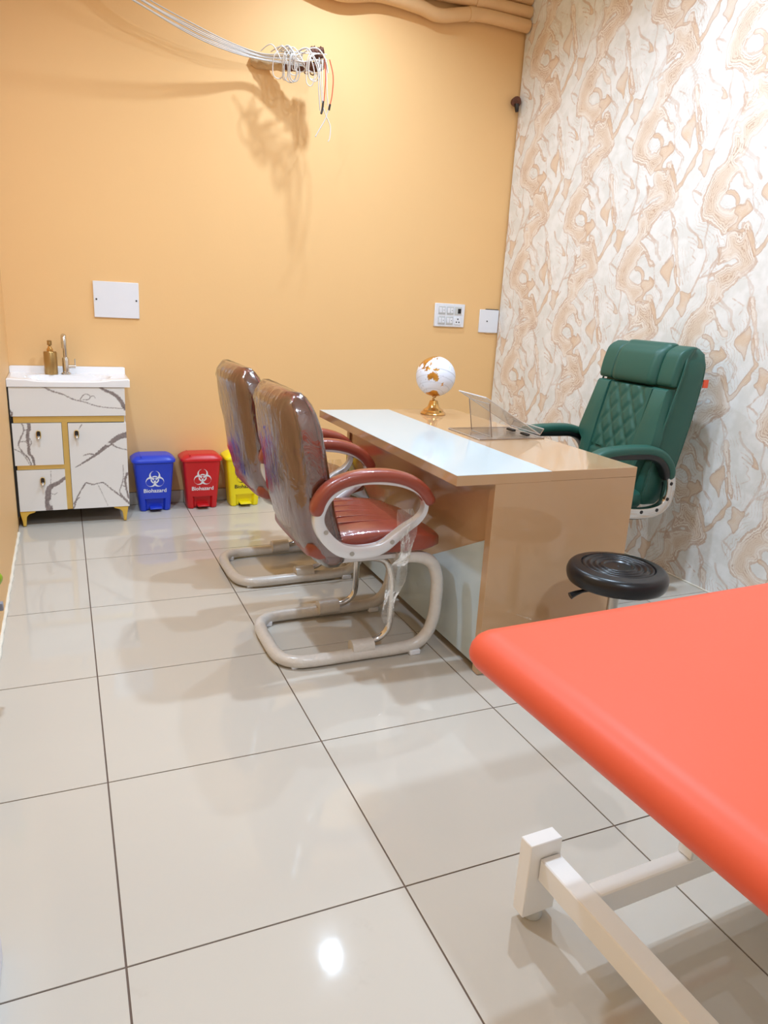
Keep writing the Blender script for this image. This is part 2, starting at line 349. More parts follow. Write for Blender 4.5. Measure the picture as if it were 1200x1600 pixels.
def make_wallpaper():
    t = NT('marbled_wallpaper'); p = t.p; o = t.n('ShaderNodeNewGeometry').outputs['Position']
    at = lambda n: t.n('ShaderNodeAttribute', attribute_name=n).outputs['Fac']
    wob = t.math('MULTIPLY', t.math('SUBTRACT', t.noise(o, 16, 4, .62, .6), .5), .050)
    wf = t.math('MULTIPLY', t.math('SUBTRACT', t.noise(o, 45, 3, .6), .5), .012)
    dT = t.math('ADD', at('body'), wob); dD = t.math('ADD', at('accent'), wf); dL = t.math('ADD', at('line'), wf)
    def line(f, w, ph): return t.step(t.math('ABSOLUTE', t.math('SUBTRACT', t.math('FRACT', t.math('MULTIPLY_ADD', dT, f, ph)), .5)), w, 0.)
    fade = t.step(t.noise(o, 9, 2), .42, .58)
    body = t.step(dT, -.003, .004)
    whit = t.mix(t.step(t.noise(o, 16, 3), .35, .65), c4(srgb(244, 243, 242)), c4(srgb(233, 232, 229)))
    thin = t.math('MULTIPLY', line(60, .16, .3), t.math('MULTIPLY', t.step(dT, -.11, -.02), t.step(t.noise(o, 7, 2), .46, .6)))
    whit = t.mix(t.math('MULTIPLY', thin, .55), whit, c4(srgb(206, 178, 156)))
    tone = t.mix(t.step(dT, .004, .045), c4(srgb(244, 235, 226)), c4(srgb(232, 213, 195)))
    tone = t.mix(t.math('MULTIPLY', line(90, .26, 0.), t.math('MULTIPLY_ADD', fade, .55, .2)), tone, c4(srgb(186, 146, 116)))
    c = t.mix(body, whit, tone)
    edge = t.step(t.math('ABSOLUTE', dT), .0055, .001)
    c = t.mix(t.math('MULTIPLY', edge, t.math('MULTIPLY_ADD', fade, .35, .4)), c, c4(srgb(204, 170, 146)))
    c = t.mix(t.math('MULTIPLY', t.step(dL, -.0022, .003), t.math('MULTIPLY_ADD', fade, .3, .35)), c, c4(srgb(204, 172, 150)))
    acc = t.mix(t.step(dD, 0., .02), c4(srgb(220, 190, 162)), c4(srgb(230, 204, 178)))
    acc = t.mix(t.math('MULTIPLY', t.step(t.math('ABSOLUTE', t.math('SUBTRACT', t.math('FRACT', t.math('MULTIPLY', t.math('MULTIPLY_ADD', wob, .35, dD), 150)), .5)), .3, 0.), .5), acc, c4(srgb(240, 226, 212)))
    c = t.mix(t.math('MULTIPLY', t.step(dD, -.002, .004), t.math('MULTIPLY_ADD', fade, .35, .6)), c, acc)
    c = t.mix(t.math('MULTIPLY', t.step(t.math('ABSOLUTE', dD), .004, .001), .6), c, c4(srgb(198, 160, 132)))
    t.l(c, p.inputs['Base Color']); p.inputs['Roughness'].default_value = .5; p.inputs['Specular IOR Level'].default_value = .3
    t.l(t.bump(t.noise(o, 60, 3), .15, .003), p.inputs['Normal'])
    return t.m
M['wallpaper'] = make_wallpaper()

# ------------------------------------------------------------------ room
XL, XR, YB, YF = -0.318, 2.778, 3.34, -2.9
def struct(o): o['kind'] = 'structure'; return o
struct(box('wall_back', XL - .1, XR + .12, YB, YB + .1, -.05, CEIL, M['wall']))
struct(box('wall_left', XL - .1, XL, YF, YB, -.05, CEIL, M['wall']))
wr = struct(box('wall_right', XR + .022, XR + .12, YF, YB, -.05, CEIL, M['wall']))
# backing board, then the hung strips of wallpaper (one roll wide each)
box('wall_board', XR + .0006, XR + .022, YF, YB - .014, .004, CEIL - .002, M['white_wall'], wr)
def wallpaper_strips():
    F = wallpaper_fields(); Y1 = YB - .015; nz = int((CEIL - .004) / (PZ / NPZ)); dz = PZ / NPZ
    meshes = []
    base = Y1 - PY * 6                       # left edge of a strip in wall y
    for par in (0, 1):
        j0 = 0
        yy = base - PY * par
        # world y of column i: yy + i*PY/NPY ; fields repeat with the half-drop lattice anchored at y = 0
        k = math.floor(yy / PY + 1e-9); fr = yy / PY - k
        v = []; idx_i = []; idx_j = []
        for i in range(NPY + 1):
            ci = i + int(round(fr * NPY)); kk = k + ci // NPY; ci %= NPY
            sh = NPZ // 2 if kk % 2 else 0
            for j in range(nz + 1):
                v.append((0, i * PY / NPY, .004 + j * dz)); idx_i.append(ci); idx_j.append((j + 1 - sh) % NPZ)
        f = [(i * (nz + 1) + j, i * (nz + 1) + j + 1, (i + 1) * (nz + 1) + j + 1, (i + 1) * (nz + 1) + j) for i in range(NPY) for j in range(nz)]
        me = D.meshes.new('wallpaper_strip'); me.from_pydata(v, [], f); me.materials.append(M['wallpaper'])
        for nm, fld in zip(('body', 'accent', 'line'), F):
            a = me.attributes.new(nm, 'FLOAT', 'POINT'); a.data.foreach_set('value', fld[np.array(idx_i), np.array(idx_j)].astype(np.float32))
        meshes.append(me)
    n = 0
    for q in range(-12, 12):
        y = base + q * PY
        if y + PY > Y1 + .01 or y + PY < YF + .02: continue
        o = D.objects.new('wallpaper_strip', meshes[q % 2]); COL.objects.link(o); o.parent = wr; o.location = (XR, y, 0)
wallpaper_strips()
struct(box('wall_front', XL - .1, XR + .12, YF - .1, YF, -.05, CEIL, M['white_wall']))
struct(box('ceiling', XL - .1, XR + .12, YF - .1, YB + .1, CEIL, CEIL + .1, M['ceil']))
fl = struct(box('floor', XL - .1, XR + .12, YF - .1, YB + .1, -.05, -.0025, M['grout']))
tile_cache = {}
def tile(x0, x1, y0, y1):
    g = .0022
    w, h = round(x1 - x0 - 2 * g, 4), round(y1 - y0 - 2 * g, 4)
    if (w, h) not in tile_cache:
        b = boxbm(-w / 2, w / 2, -h / 2, h / 2, -.008, 0)
        me = D.meshes.new('floor_tile'); b.to_mesh(me); b.free(); me.materials.append(M['tile']); tile_cache[(w, h)] = me
    o = D.objects.new('floor_tile', tile_cache[(w, h)]); COL.objects.link(o); o.parent = fl
    o.location = ((x0 + x1) / 2, (y0 + y1) / 2, 0); return o
xs = [XL, 0, .6, 1.2, 1.8, 2.4, XR + .02]; ys = [YF] + [-2.4 + .6 * i for i in range(10)] + [YB]
for i in range(len(xs) - 1):
    for j in range(len(ys) - 1): tile(xs[i], xs[i + 1], ys[j], ys[j + 1])
bb = struct(box('baseboard_back', XL, XR, YB - .004, YB, 0, .078, M['grout']))
for i in range(len(xs) - 1):
    box('skirting_tile', xs[i] + .002, min(xs[i + 1], XR) - .002, YB - .010, YB - .003, .002, .077, M['tile'], bb, .001)
# uneven white filler bead along the left wall foot
pts = [(XL + .002 + .004 * random.random(), YF + .02 + i * .12, .004) for i in range(int((YB - YF - .36) / .12))]
ob = tube('trim_1', pts, lambda s: .006 + .004 * math.sin(s * 140) ** 2, M['caulk'], None, 3, 8); struct(ob)
ob = tube('trim_2', [(XR - .001, YF + .02, .003), (XR - .001, YB - .05, .003)], .0045, M['caulk'], None, 12, 6); struct(ob)

# ceiling downlights
def lamp_mat():
    t = NT('lamp_diffuser'); t.p.inputs['Emission Strength'].default_value = 6
    t.l(t.mix(t.noise(t.obj(), 3), (1, .97, .93, 1), (1, .98, .95, 1)), t.p.inputs['Emission Color']); return t.m
M['lampglass'] = lamp_mat()
LN = ['above the desk by the back wall', 'close to the left wall', 'near the wallpapered wall', 'nearest the plain white front wall']
for (lx, ly, lw, lr), w in zip(LAMPS, LN):
    e = empty('ceiling_downlight', (lx, ly, CEIL)); tag(e, 'round white ceiling downlight ' + w, 'downlight', 'ceiling downlights')
    lathe('rim', [(lr + .002, -.02), (lr + .02, -.016), (lr + .024, 0), (lr + .002, 0), (lr + .002, -.02)], M['whitemetal'], e, 32)
    lathe('diffuser', [(0.0001, -.008), (lr, -.008), (lr, -.001), (0.0001, -.001)], M['lampglass'], e, 32)

# painted pipes along the top of the back wall
pipes = [([(1.2, 3.285, 2.985), (1.5, 3.28, 2.925), (1.75, 3.285, 2.965), (2.0, 3.29, 2.955), (2.15, 3.29, 2.935), (2.4, 3.29, 2.985), (2.77, 3.29, 2.985)], .038, 'lowest'),
         ([(1.2, 3.285, 3.07), (1.7, 3.285, 3.05), (2.1, 3.29, 3.045), (2.45, 3.29, 3.058), (2.775, 3.29, 3.06)], .036, 'second'),
         ([(1.2, 3.285, 3.15), (2.0, 3.285, 3.125), (2.5, 3.29, 3.132), (2.775, 3.29, 3.133)], .035, 'third'),
         ([(1.2, 3.285, 3.225), (2.0, 3.285, 3.20), (2.775, 3.29, 3.206)], .035, 'topmost')]
for pts, r, w in pipes:
    e = empty('ceiling_pipe', pts[0]); L = Vector(pts[0])
    tag(e, 'orange painted pipe at the top of the back wall, %s of the four' % w, 'pipe', 'painted pipes under the ceiling')
    P = [Vector(p) - L for p in pts]
    tube('pipe', P, r, M['pipe'], e, 8, 14)
    c = catmull(P, 8)
    if w != 'topmost':
        i = int(len(c) * (.80 if w == 'lowest' else .7)); 
        tube('coupling', [c[i - 1].lerp(c[i], .3), c[i], c[i].lerp(c[i + 1], .5)], r + .004, M['pipe'], e, 2, 14)

# ------------------------------------------------------------------ wall plates
def blank_plate(x0, x1, z0, z1, label, screws, bent=False):
    e = empty('blank_wall_plate', ((x0 + x1) / 2, YB, z0)); tag(e, label, 'wall plate')
    cx, h, w = (x0 + x1) / 2, z1 - z0, x1 - x0
    box('cover', -w / 2, w / 2, -.012, -.0005, 0, h, M['plate'], e, .002)
    for sx in screws: lathe2('screw', .005, .003, (sx * w, -.012, h * .5), M['dark'], e)
    return e
def lathe2(name, r, d, loc, mt, parent, seg=14):
    """short disc facing -y"""
    v = []; f = []
    for k in range(seg):
        a = 2 * math.pi * k / seg
        v += [(loc[0] + r * math.cos(a), loc[1], loc[2] + r * math.sin(a)), (loc[0] + r * .8 * math.cos(a), loc[1] - d, loc[2] + r * .8 * math.sin(a))]
    for k in range(seg): j = (k + 1) % seg; f.append((2 * k, 2 * j, 2 * j + 1, 2 * k + 1))
    f.append(tuple(2 * k + 1 for k in range(seg))); f.append(tuple(2 * k for k in range(seg))[::-1])
    b = bmesh.new(); me = D.meshes.new(name); me.from_pydata(v, [], f); b.from_mesh(me); D.meshes.remove(me)
    return bm2(name, b, mt, parent, 35)
blank_plate(.135, .377, 1.108, 1.304, 'large white blank cover plate on the orange wall above the wash basin', (-.44, .44))
e = blank_plate(2.624, 2.776, 1.110, 1.264, 'white blank cover plate tucked against the edge of the wallpaper', (-.1,))
box('torn_edge', -.02, .05, -.009, -.001, -.006, 0, M['plaster'], e, .001); box('torn_edge', -.03, .07, -.008, -.001, .154, .159, M['dark'], e)
e = empty('switch_board', (2.387, YB, 1.138)); tag(e, 'white switch board with two rows of switches and a socket', 'switch board')
fr = box('frame', -.114, .114, -.014, -.0005, 0, .152, M['plate'], e, .003)
for r_ in range(2):
    for c_ in range(3):
        x, z = -.062 + c_ * .062, .042 + (1 - r_) * .066
        md = box('module', x - .026, x + .026, -.019, -.013, z - .026, z + .026, M['plate_grey'] if (r_, c_) != (1, 2) else M['plate'], e, .002)
        if (r_, c_) == (1, 2) :
            for a, b in ((0, .011), (-.010, -.009), (.010, -.009)): lathe2('socket_hole', .005, .001, (x + a, -.0190, z + b), M['dark'], md)
        elif (r_, c_) == (0, 2):
            box('socket', x - .004, x + .020, -.0205, -.0185, z - .018, z + .014, M['dark'], md, .001)
        else:
            for s in (-1, 1): box('rocker', x + s * .012 - .010, x + s * .012 + .010, -.022, -.0185, z - .017, z + .017, M['plate'], md, .002)
            lathe2('marker', .0028, .0006, (x + .012, -.022, z), M['dark'], md, 8)
# dark lamp holder on the right corner
e = empty('lamp_holder', (2.742, YB, 2.545)); tag(e, 'small dark brown bulb holder sticking out at the wallpaper edge', 'bulb holder')
tube('cup', [(0, 0, .02), (-.004, -.03, .018), (-.008, -.05, .012)], lambda s: .020 + .012 * s, M['rust'], e, 4, 14)
tube('neck', [(-.002, -.045, .0), (0, -.048, -.025), (.004, -.047, -.045)], lambda s: .016 - .006 * s, M['dark'], e, 4, 12)

# ------------------------------------------------------------------ conduit stub with tangled cables on the back wall
e = empty('conduit_stub', (1.06, YB, 2.52)); tag(e, 'rusty conduit stub breaking out of rough plaster on the orange wall', 'conduit stub')
def rough_tube(name, pts, r, mt, par, amp=.25, seg=14, n=6):
    v, f = tube_data(catmull(pts, n), r, seg); rnd = random.Random(3)
    c = catmull(pts, n)
    v = [c[i // seg].lerp(p, 1 + amp * (rnd.random() - .5)) for i, p in enumerate(v)]
    return fromdata(name, v, f, mt, par, 50)
rough_tube('plaster_collar', [(-.03, .005, .012), (.05, -.04, -.005), (.11, -.075, -.01), (.15, -.095, -.008)], lambda s: .032 - .006 * s, M['plaster'], e, .3)
rough_tube('conduit', [(.13, -.09, -.01), (.2, -.13, -.015), (.27, -.17, -.012), (.315, -.2, -.008)], lambda s: .024, M['rust'], e, .45)
rough_tube('conduit_end', [(.25, -.185, .045), (.285, -.19, .05), (.315, -.19, .055)], lambda s: .030, M['rust'], e, .5)
rough_tube('silver_wrap', [(.285, -.2, -.006), (.315, -.21, -.004), (.335, -.215, -.002)], lambda s: .022, M['silver'], e, .3)
for dx in (.22, .255): tube('hook', [(dx, -.16, -.03), (dx + .004, -.165, -.05), (dx + .02, -.168, -.052), (dx + .022, -.167, -.035)], .003, M['rust'], e, 5, 8)
rnd = random.Random(11)
e2 = empty('cable_bundle', (1.06, YB - .05, 2.52)); tag(e2, 'bundle of white cables sagging from the ceiling to the conduit stub', 'cables')
LL = Vector((1.06, YB - .05, 2.52))
for i in range(7):
    o1, o2 = (i - 3) * .008, (rnd.random() - .5) * .02
    P = [(.02 + o1 * 2, 3.02 + o2, 2.86), (.24 + o1, 3.06 + o2, 2.70 + o1 * .6), (.45, 3.1 + o2, 2.625 + o1 * .9 - .004 * (i % 3)), (.68, 3.15 + o2, 2.565 + o1 * 1.1), (.88, 3.2, 2.535 + o1 * .9), (1.06, 3.24 + o2, 2.528 + o1 * .6), (1.2, 3.2 + o2, 2.53 + o1), (1.27, 3.17, 2.525 + o1)]
    tube('cable', [Vector(p) - LL for p in P], .0032, M['cable'] if i % 3 else M['cable_grey'], e2, 8, 7)
e3 = empty('cable_tangle', (1.2, YB - .12, 2.52)); tag(e3, 'tangle of looped white cables wound around the conduit stub', 'cables')
L3 = Vector((1.2, YB - .12, 2.52))
for i in range(11):
    x0 = 1.10 + .20 * rnd.random(); w = .03 + .06 * rnd.random(); dz = .02 + .09 * rnd.random(); yy = 3.2 - (x0 - 1.1) * .4
    P = [(x0 - w, yy, 2.54 + .03 * rnd.random()), (x0 - w * .3, yy - .04, 2.56 + .01 * rnd.random()), (x0 + w * .5, yy - .045, 2.5 - dz * .4), (x0 + w * .3, yy - .035, 2.5 - dz), (x0 - w * .2, yy - .03, 2.5 - dz * .8), (x0 - w * .1, yy - .045, 2.53), (x0 + w, yy - .03, 2.555)]
    tube('loop', [Vector(p) - L3 for p in P], .003, M['cable'] if i % 4 else M['cable_grey'], e3, 8, 6)
for P in ([(1.13, 3.19, 2.555), (1.2, 3.12, 2.53), (1.27, 3.1, 2.47), (1.33, 3.1, 2.455)], [(1.16, 3.15, 2.53), (1.24, 3.1, 2.50), (1.31, 3.08, 2.515), (1.36, 3.1, 2.52)],
          [(1.24, 3.12, 2.53), (1.28, 3.09, 2.565), (1.33, 3.08, 2.57), (1.37, 3.07, 2.52), (1.385, 3.07, 2.46)]):
    tube('loop', [Vector(p) - L3 for p in P], .0036, M['cable'], e3, 8, 7)
e4 = empty('hanging_wires', (1.38, 3.08, 2.52)); tag(e4, 'loose red, white and black wire ends hanging below the conduit stub', 'wires')
L4 = Vector((1.38, 3.08, 2.52))
for P, mt, nm in [([(1.395, 3.08, 2.53), (1.415, 3.07, 2.45), (1.412, 3.07, 2.36), (1.40, 3.07, 2.30)], 'cable_red', 'red_wire'), ([(1.365, 3.08, 2.53), (1.372, 3.07, 2.44), (1.366, 3.07, 2.32)], 'cable_red', 'red_wire'),
              ([(1.355, 3.08, 2.53), (1.352, 3.07, 2.42), (1.362, 3.07, 2.31), (1.36, 3.07, 2.28)], 'cable', 'white_wire'), ([(1.345, 3.08, 2.50), (1.34, 3.07, 2.43), (1.355, 3.07, 2.31)], 'cable_grey', 'white_wire'),
              ([(1.375, 3.08, 2.53), (1.38, 3.07, 2.4), (1.39, 3.07, 2.3)], 'cable', 'white_wire'), ([(1.335, 3.08, 2.53), (1.332, 3.07, 2.4), (1.345, 3.07, 2.27)], 'cable_grey', 'white_wire'),
              ([(1.362, 3.07, 2.32), (1.358, 3.07, 2.28), (1.35, 3.065, 2.255)], 'cable_black', 'taped_end'), ([(1.402, 3.07, 2.31), (1.396, 3.07, 2.28)], 'cable_black', 'taped_end'),
              ([(1.362, 3.07, 2.29), (1.38, 3.07, 2.25), (1.405, 3.065, 2.20), (1.402, 3.06, 2.14), (1.393, 3.06, 2.12)], 'cable', 'white_wire'), ([(1.392, 3.07, 2.28), (1.375, 3.07, 2.23), (1.345, 3.065, 2.18), (1.318, 3.06, 2.135)], 'cable_grey', 'white_wire')]:
    tube(nm, [Vector(p) - L4 for p in P], .006 if mt == 'cable_black' else .003, M[mt], e4, 6, 7)

# ------------------------------------------------------------------ wash-basin cabinet
CF = 3.0
cb = empty('vanity_cabinet', (-.02, 3.16, 0)); tag(cb, 'white marbled vanity cabinet with gold trim and legs under the basin', 'cabinet')
CO = Vector((-.02, 3.16, 0))
def cbox(name, x0, x1, y0, y1, z0, z1, mt, par=cb, bev=0): return box(name, x0 - CO.x, x1 - CO.x, y0 - CO.y, y1 - CO.y, z0, z1, mt, par, bev)
cbox('body', -.306, .248, CF + .022, YB - .012, .085, .700, M['black'])
cbox('side_panel', -.3165, -.3062, CF + .004, YB - .012, .060, .754, M['black'])
cbox('side_panel', .246, .252, CF + .02, YB - .012, .085, .754, M['vein'])
cbox('gold_rail', -.300, .246, CF + .010, CF + .026, .568, .600, M['gold'])
cbox('gold_rail', -.300, -.060, CF + .010, CF + .026, .316, .340, M['gold'])
cbox('gold_stile', -.070, -.042, CF + .008, CF + .026, .088, .572, M['gold'])
def segd(p, a, b):
    ax, ay = a; bx, by = b; dx, dy = bx - ax, by - ay; L = dx * dx + dy * dy
    t = max(0, min(1, ((p[0] - ax) * dx + (p[1] - ay) * dy) / L)) if L else 0
    return math.hypot(p[0] - ax - dx * t, p[1] - ay - dy * t), t
def vein_panel(name, x0, x1, z0, z1, quad, veins, holes=()):
    """slab with a finely divided front that carries the printed veins"""
    (tlx, tly), (trx, try_), (brx, bry), (blx, bly) = quad
    def uv(p):
        s = .5
        for _ in range(4):
            ty = tly + (try_ - tly) * s; by = bly + (bry - bly) * s; t = (p[1] - ty) / (by - ty)
            xl = tlx + (blx - tlx) * t; xr = trx + (brx - trx) * t; s = (p[0] - xl) / (xr - xl)
        return (s * (x1 - x0), (1 - t) * (z1 - z0))
    sc = (x1 - x0) / (trx - tlx); segs = []
    for pts, w0, w1 in veins:
        q = [uv(p) for p in pts]; c = [tuple(v)[:2] for v in catmull([(a, b, 0) for a, b in q], 4)]
        for i in range(len(c) - 1):
            ta, tb = i / (len(c) - 1), (i + 1) / (len(c) - 1); segs.append((c[i], c[i + 1], (w0 + (w1 - w0) * ta) * sc * .62, (w0 + (w1 - w0) * tb) * sc * .62))
    hs = [(uv(h[:2]), h[2] * sc, h[3] * sc) for h in holes]
    st = .0032; nx = int((x1 - x0) / st); nz = int((z1 - z0) / st)
    v = []; col = []; f = []
    for j in range(nz + 1):
        for i in range(nx + 1):
            p = ((x1 - x0) * i / nx, (z1 - z0) * j / nz); val = 0
            wob = .0022 * math.sin(p[0] * 310 + 3 * math.sin(p[1] * 170)) * math.sin(p[1] * 260 + 2 * math.sin(p[0] * 140))
            for a, b, wa, wb in segs:
                if min(a[0], b[0]) - .02 > p[0] or max(a[0], b[0]) + .02 < p[0] or min(a[1], b[1]) - .02 > p[1] or max(a[1], b[1]) + .02 < p[1]: continue
                d, t = segd(p, a, b); w = wa + (wb - wa) * t; w += wob * min(1, w / .003)
                val = max(val, min(1, max(0, (w + .0012 - d) / .0022)))
            for (hx, hy), a, b in hs:
                if ((p[0] - hx) / a) ** 2 + ((p[1] - hy) / b) ** 2 < 1: val *= .15
            v.append((x0 + p[0] - CO.x, CF - CO.y, z0 + p[1])); col.append(val)
    for j in range(nz):
        for i in range(nx): a = j * (nx + 1) + i; f.append((a, a + 1, a + nx + 2, a + nx + 1))
    n = len(v); yb = CF + .018 - CO.y
    cor = [0, nx, (nz + 1) * (nx + 1) - 1, nz * (nx + 1)]
    for k in cor: v.append((v[k][0], yb, v[k][2])); col.append(0)
    bot = list(range(nx + 1)); top = [nz * (nx + 1) + i for i in range(nx + 1)]; lef = [j * (nx + 1) for j in range(nz + 1)]; rig = [j * (nx + 1) + nx for j in range(nz + 1)]
    f += [tuple(bot[::-1] + [n, n + 1]), tuple(top + [n + 2, n + 3]), tuple(lef + [n + 3, n]), tuple(rig[::-1] + [n + 1, n + 2]), (n + 1, n, n + 3, n + 2)]
    o = fromdata(name, v, f, M['vein'], cb)
    at = o.data.attributes.new('vein', 'FLOAT', 'POINT'); at.data.foreach_set('value', col)
    return o
vein_panel('apron_panel', -.310, .254, .603, .755, ((65, 515), (1062, 525), (1070, 783), (90, 790)),
    [([(350, 512), (430, 555), (520, 585), (620, 635), (700, 655), (800, 690), (900, 708), (1050, 718)], 11, 4), ([(845, 520), (900, 555), (960, 580), (1010, 625), (1040, 670), (1068, 716)], 16, 34),
     ([(670, 635), (690, 600), (720, 582), (755, 600), (745, 632), (690, 635)], 5, 5), ([(765, 605), (785, 600), (800, 618)], 4, 4), ([(82, 730), (100, 760), (92, 790)], 10, 16)])
d1 = vein_panel('drawer_front', -.308, -.072, .341, .566, ((92, 122), (525, 122), (545, 470), (120, 478)),
    [([(236, 118), (242, 160), (226, 220), (235, 300), (240, 370), (270, 410), (287, 480)], 26, 16), ([(180, 122), (195, 180), (160, 260), (150, 310), (190, 370), (230, 410), (265, 480)], 7, 9),
     ([(112, 335), (170, 365), (210, 410), (248, 475)], 5, 5), ([(195, 180), (225, 175)], 7, 7), ([(165, 275), (205, 272), (235, 300)], 5, 5), ([(240, 240), (260, 280), (245, 320)], 5, 5)])
d2 = vein_panel('drawer_front', -.304, -.070, .088, .314, ((127, 525), (552, 517), (570, 852), (155, 870)),
    [([(556, 585), (490, 630), (430, 655), (405, 690), (398, 760), (410, 866)], 22, 52), ([(435, 720), (460, 725), (480, 710)], 5, 4), ([(428, 528), (425, 640)], 3, 3)], [(424, 795, 14, 32)])
d3 = vein_panel('door', -.040, .254, .088, .564, ((572, 125), (1078, 122), (1110, 820), (615, 845)),
    [([(1082, 220), (1010, 242), (950, 280), (880, 332), (800, 392), (700, 452), (636, 488)], 46, 5), ([(705, 390), (760, 378), (810, 388)], 6, 10), ([(955, 300), (1000, 325), (1090, 347)], 12, 5),
     ([(620, 835), (650, 740), (710, 640), (730, 622), (790, 635), (870, 620), (940, 670), (1010, 720), (1060, 760), (1108, 805)], 9, 8), ([(622, 800), (640, 770), (665, 745)], 16, 6),
     ([(1050, 470), (1055, 560), (1040, 640), (1020, 690), (1050, 740), (1104, 790)], 3, 12), ([(1090, 540), (1070, 600), (1085, 690), (1100, 750)], 18, 12), ([(1035, 640), (1075, 655)], 6, 6), ([(830, 640), (870, 720), (915, 815)], 3, 2), ([(690, 135), (670, 170)], 5, 3)],
    [(915, 295, 26, 12)])
def handle(x, z, par):
    ring = [(x - CO.x + q[0], z + q[1]) for q in superring(0, 0, .0125, .022, 3, 24)]
    prism('handle', ring, 'y', CF - .010 - CO.y, CF - .0002 - CO.y, M['gold'], par, .002)
    ring = [(x - CO.x + q[0], z + .004 + q[1]) for q in superring(0, 0, .009, .016, 3, 24)]
    prism('handle_inset', ring, 'y', CF - .0125 - CO.y, CF - .0095 - CO.y, M['dark'], par)
    tube('handle_rim', [(x - CO.x, CF - .011 - CO.y, z - .022), (x - CO.x, CF - .026 - CO.y, z - .016), (x - CO.x, CF - .012 - CO.y, z - .008)], .007, M['chrome'], par, 4, 10)
handle(-.185, .506, d1); handle(-.182, .253, d2); handle(0, .506, d3)
def leg(s, x):
    prof = [(0, .086), (.078, .086), (.074, .079), (.045, .070), (.034, .058), (.031, .045), (.027, .004), (.012, .004), (.010, .03)]
    P = [(x - CO.x + s * q[0], q[1]) for q in prof]
    prism('leg', P if s > 0 else P[::-1], 'y', CF + .004 - CO.y, CF + .034 - CO.y, M['goldpaint'], cb, .002)
    P = [(x - CO.x + s * q[0], q[1]) for q in prof]
    prism('leg', P if s > 0 else P[::-1], 'y', YB - .055 - CO.y, YB - .025 - CO.y, M['goldpaint'], cb, .002)
leg(1, -.306); leg(-1, .248)
# basin top
bs = empty('wash_basin', (-.02, 3.16, .757)); tag(bs, 'white ceramic basin top with a wide front rim on the marbled cabinet', 'wash basin')
def basin():
    x0, x1, y0, y1 = -.296, .302, -.166, .176; nx, ny = 72, 48; v = []; f = []
    for j in range(ny + 1):
        for i in range(nx + 1):
            x = x0 + (x1 - x0) * i / nx; y = y0 + (y1 - y0) * j / ny; z = .040
            if y > .150: z = .040 + .036 * min(1, (y - .150) / .008)
            if i == 0 or i == nx: z -= .004
            if j == 0: z -= .006
            if j == 1: z -= .001
            r = max(abs((x - .003) / .205) ** 5, abs((y + .045) / .095) ** 5) ** .2 if True else 0
            q = (abs((x - .003) / .21) ** 4 + abs((y + .05) / .098) ** 4) ** .25
            if q < 1: z -= .085 * min(1, (1 - q) / .35) ** .8
            lip = max(0, 1 - abs((x - .003) / .205) ** 6)
            if y < -.14: z -= .010 * lip
            dl = (abs(x) - .24) / .05
            if dl > 0 and y < .15: z += .004 * min(1, dl)
            v.append((x, y, z))
    for j in range(ny):
        for i in range(nx): a = j * (nx + 1) + i; f.append((a, a + 1, a + nx + 2, a + nx + 1))
    n = len(v); per = list(range(nx + 1)) + [j * (nx + 1) + nx for j in range(1, ny + 1)] + [ny * (nx + 1) + i for i in range(nx - 1, -1, -1)] + [j * (nx + 1) for j in range(ny - 1, 0, -1)]
    for k in per: v.append((v[k][0], v[k][1], 0))
    L = len(per)
    for k in range(L): f.append((per[(k + 1) % L], per[k], n + k, n + (k + 1) % L))
    o = fromdata('basin_top', v, f, M['ceramic'], bs, 50)
basin()
lathe('drain', [(.0001, -.040), (.014, -.040), (.016, -.044)], M['chrome'], bs, 20, (0, -.05, 0))
# tap
tp = empty('tap', (-.03, 3.25, .7972)); tag(tp, 'chrome mixer tap with a tall neck on the basin', 'tap')
lathe('base', [(.0001, 0), (.026, 0), (.026, .006), (.018, .010), (.018, .085), (.014, .092), (.0001, .092)], M['chrome'], tp, 24)
tube('neck', [(0, 0, .085), (0, 0, .13), (-.002, -.003, .17), (-.003, -.012, .195), (-.003, -.03, .205), (-.003, -.05, .20)], .011, M['chrome'], tp, 6, 14)
tube('spout', [(-.003, -.036, .208), (-.003, -.052, .20), (-.003, -.060, .180), (-.003, -.062, .145)], lambda s: .0145 - .001 * s, M['chrome'], tp, 6, 16)
tube('lever_arm', [(.012, 0, .042), (.05, -.002, .042)], .010, M['chrome'], tp, 2, 12)
tube('lever', [(.046, -.002, .034), (.048, -.002, .05), (.048, -.006, .085)], .0035, M['chrome'], tp, 4, 10)
bt = empty('soap_bottle', (-.105, 3.235, .7972)); tag(bt, 'bronze soap dispenser bottle beside the tap on the basin', 'soap bottle')
lathe('bottle', [(.0001, 0), (.032, 0), (.034, .004), (.034, .118), (.031, .123), (.012, .124)] , M['bronze'], bt, 36)
lathe('collar', [(.012, .120), (.016, .124), (.016, .136), (.011, .142), (.009, .15), (.0001, .15)], M['brass'], bt, 24)
lathe('pump', [(.0001, .148), (.006, .148), (.006, .155), (.012, .157), (.012, .18), (.009, .182), (.0001, .182)], M['bronze'], bt, 24)
tube('nozzle', [(0, -.006, .172), (.0, -.03, .172), (0, -.036, .166)], .004, M['bronze'], bt, 4, 10)

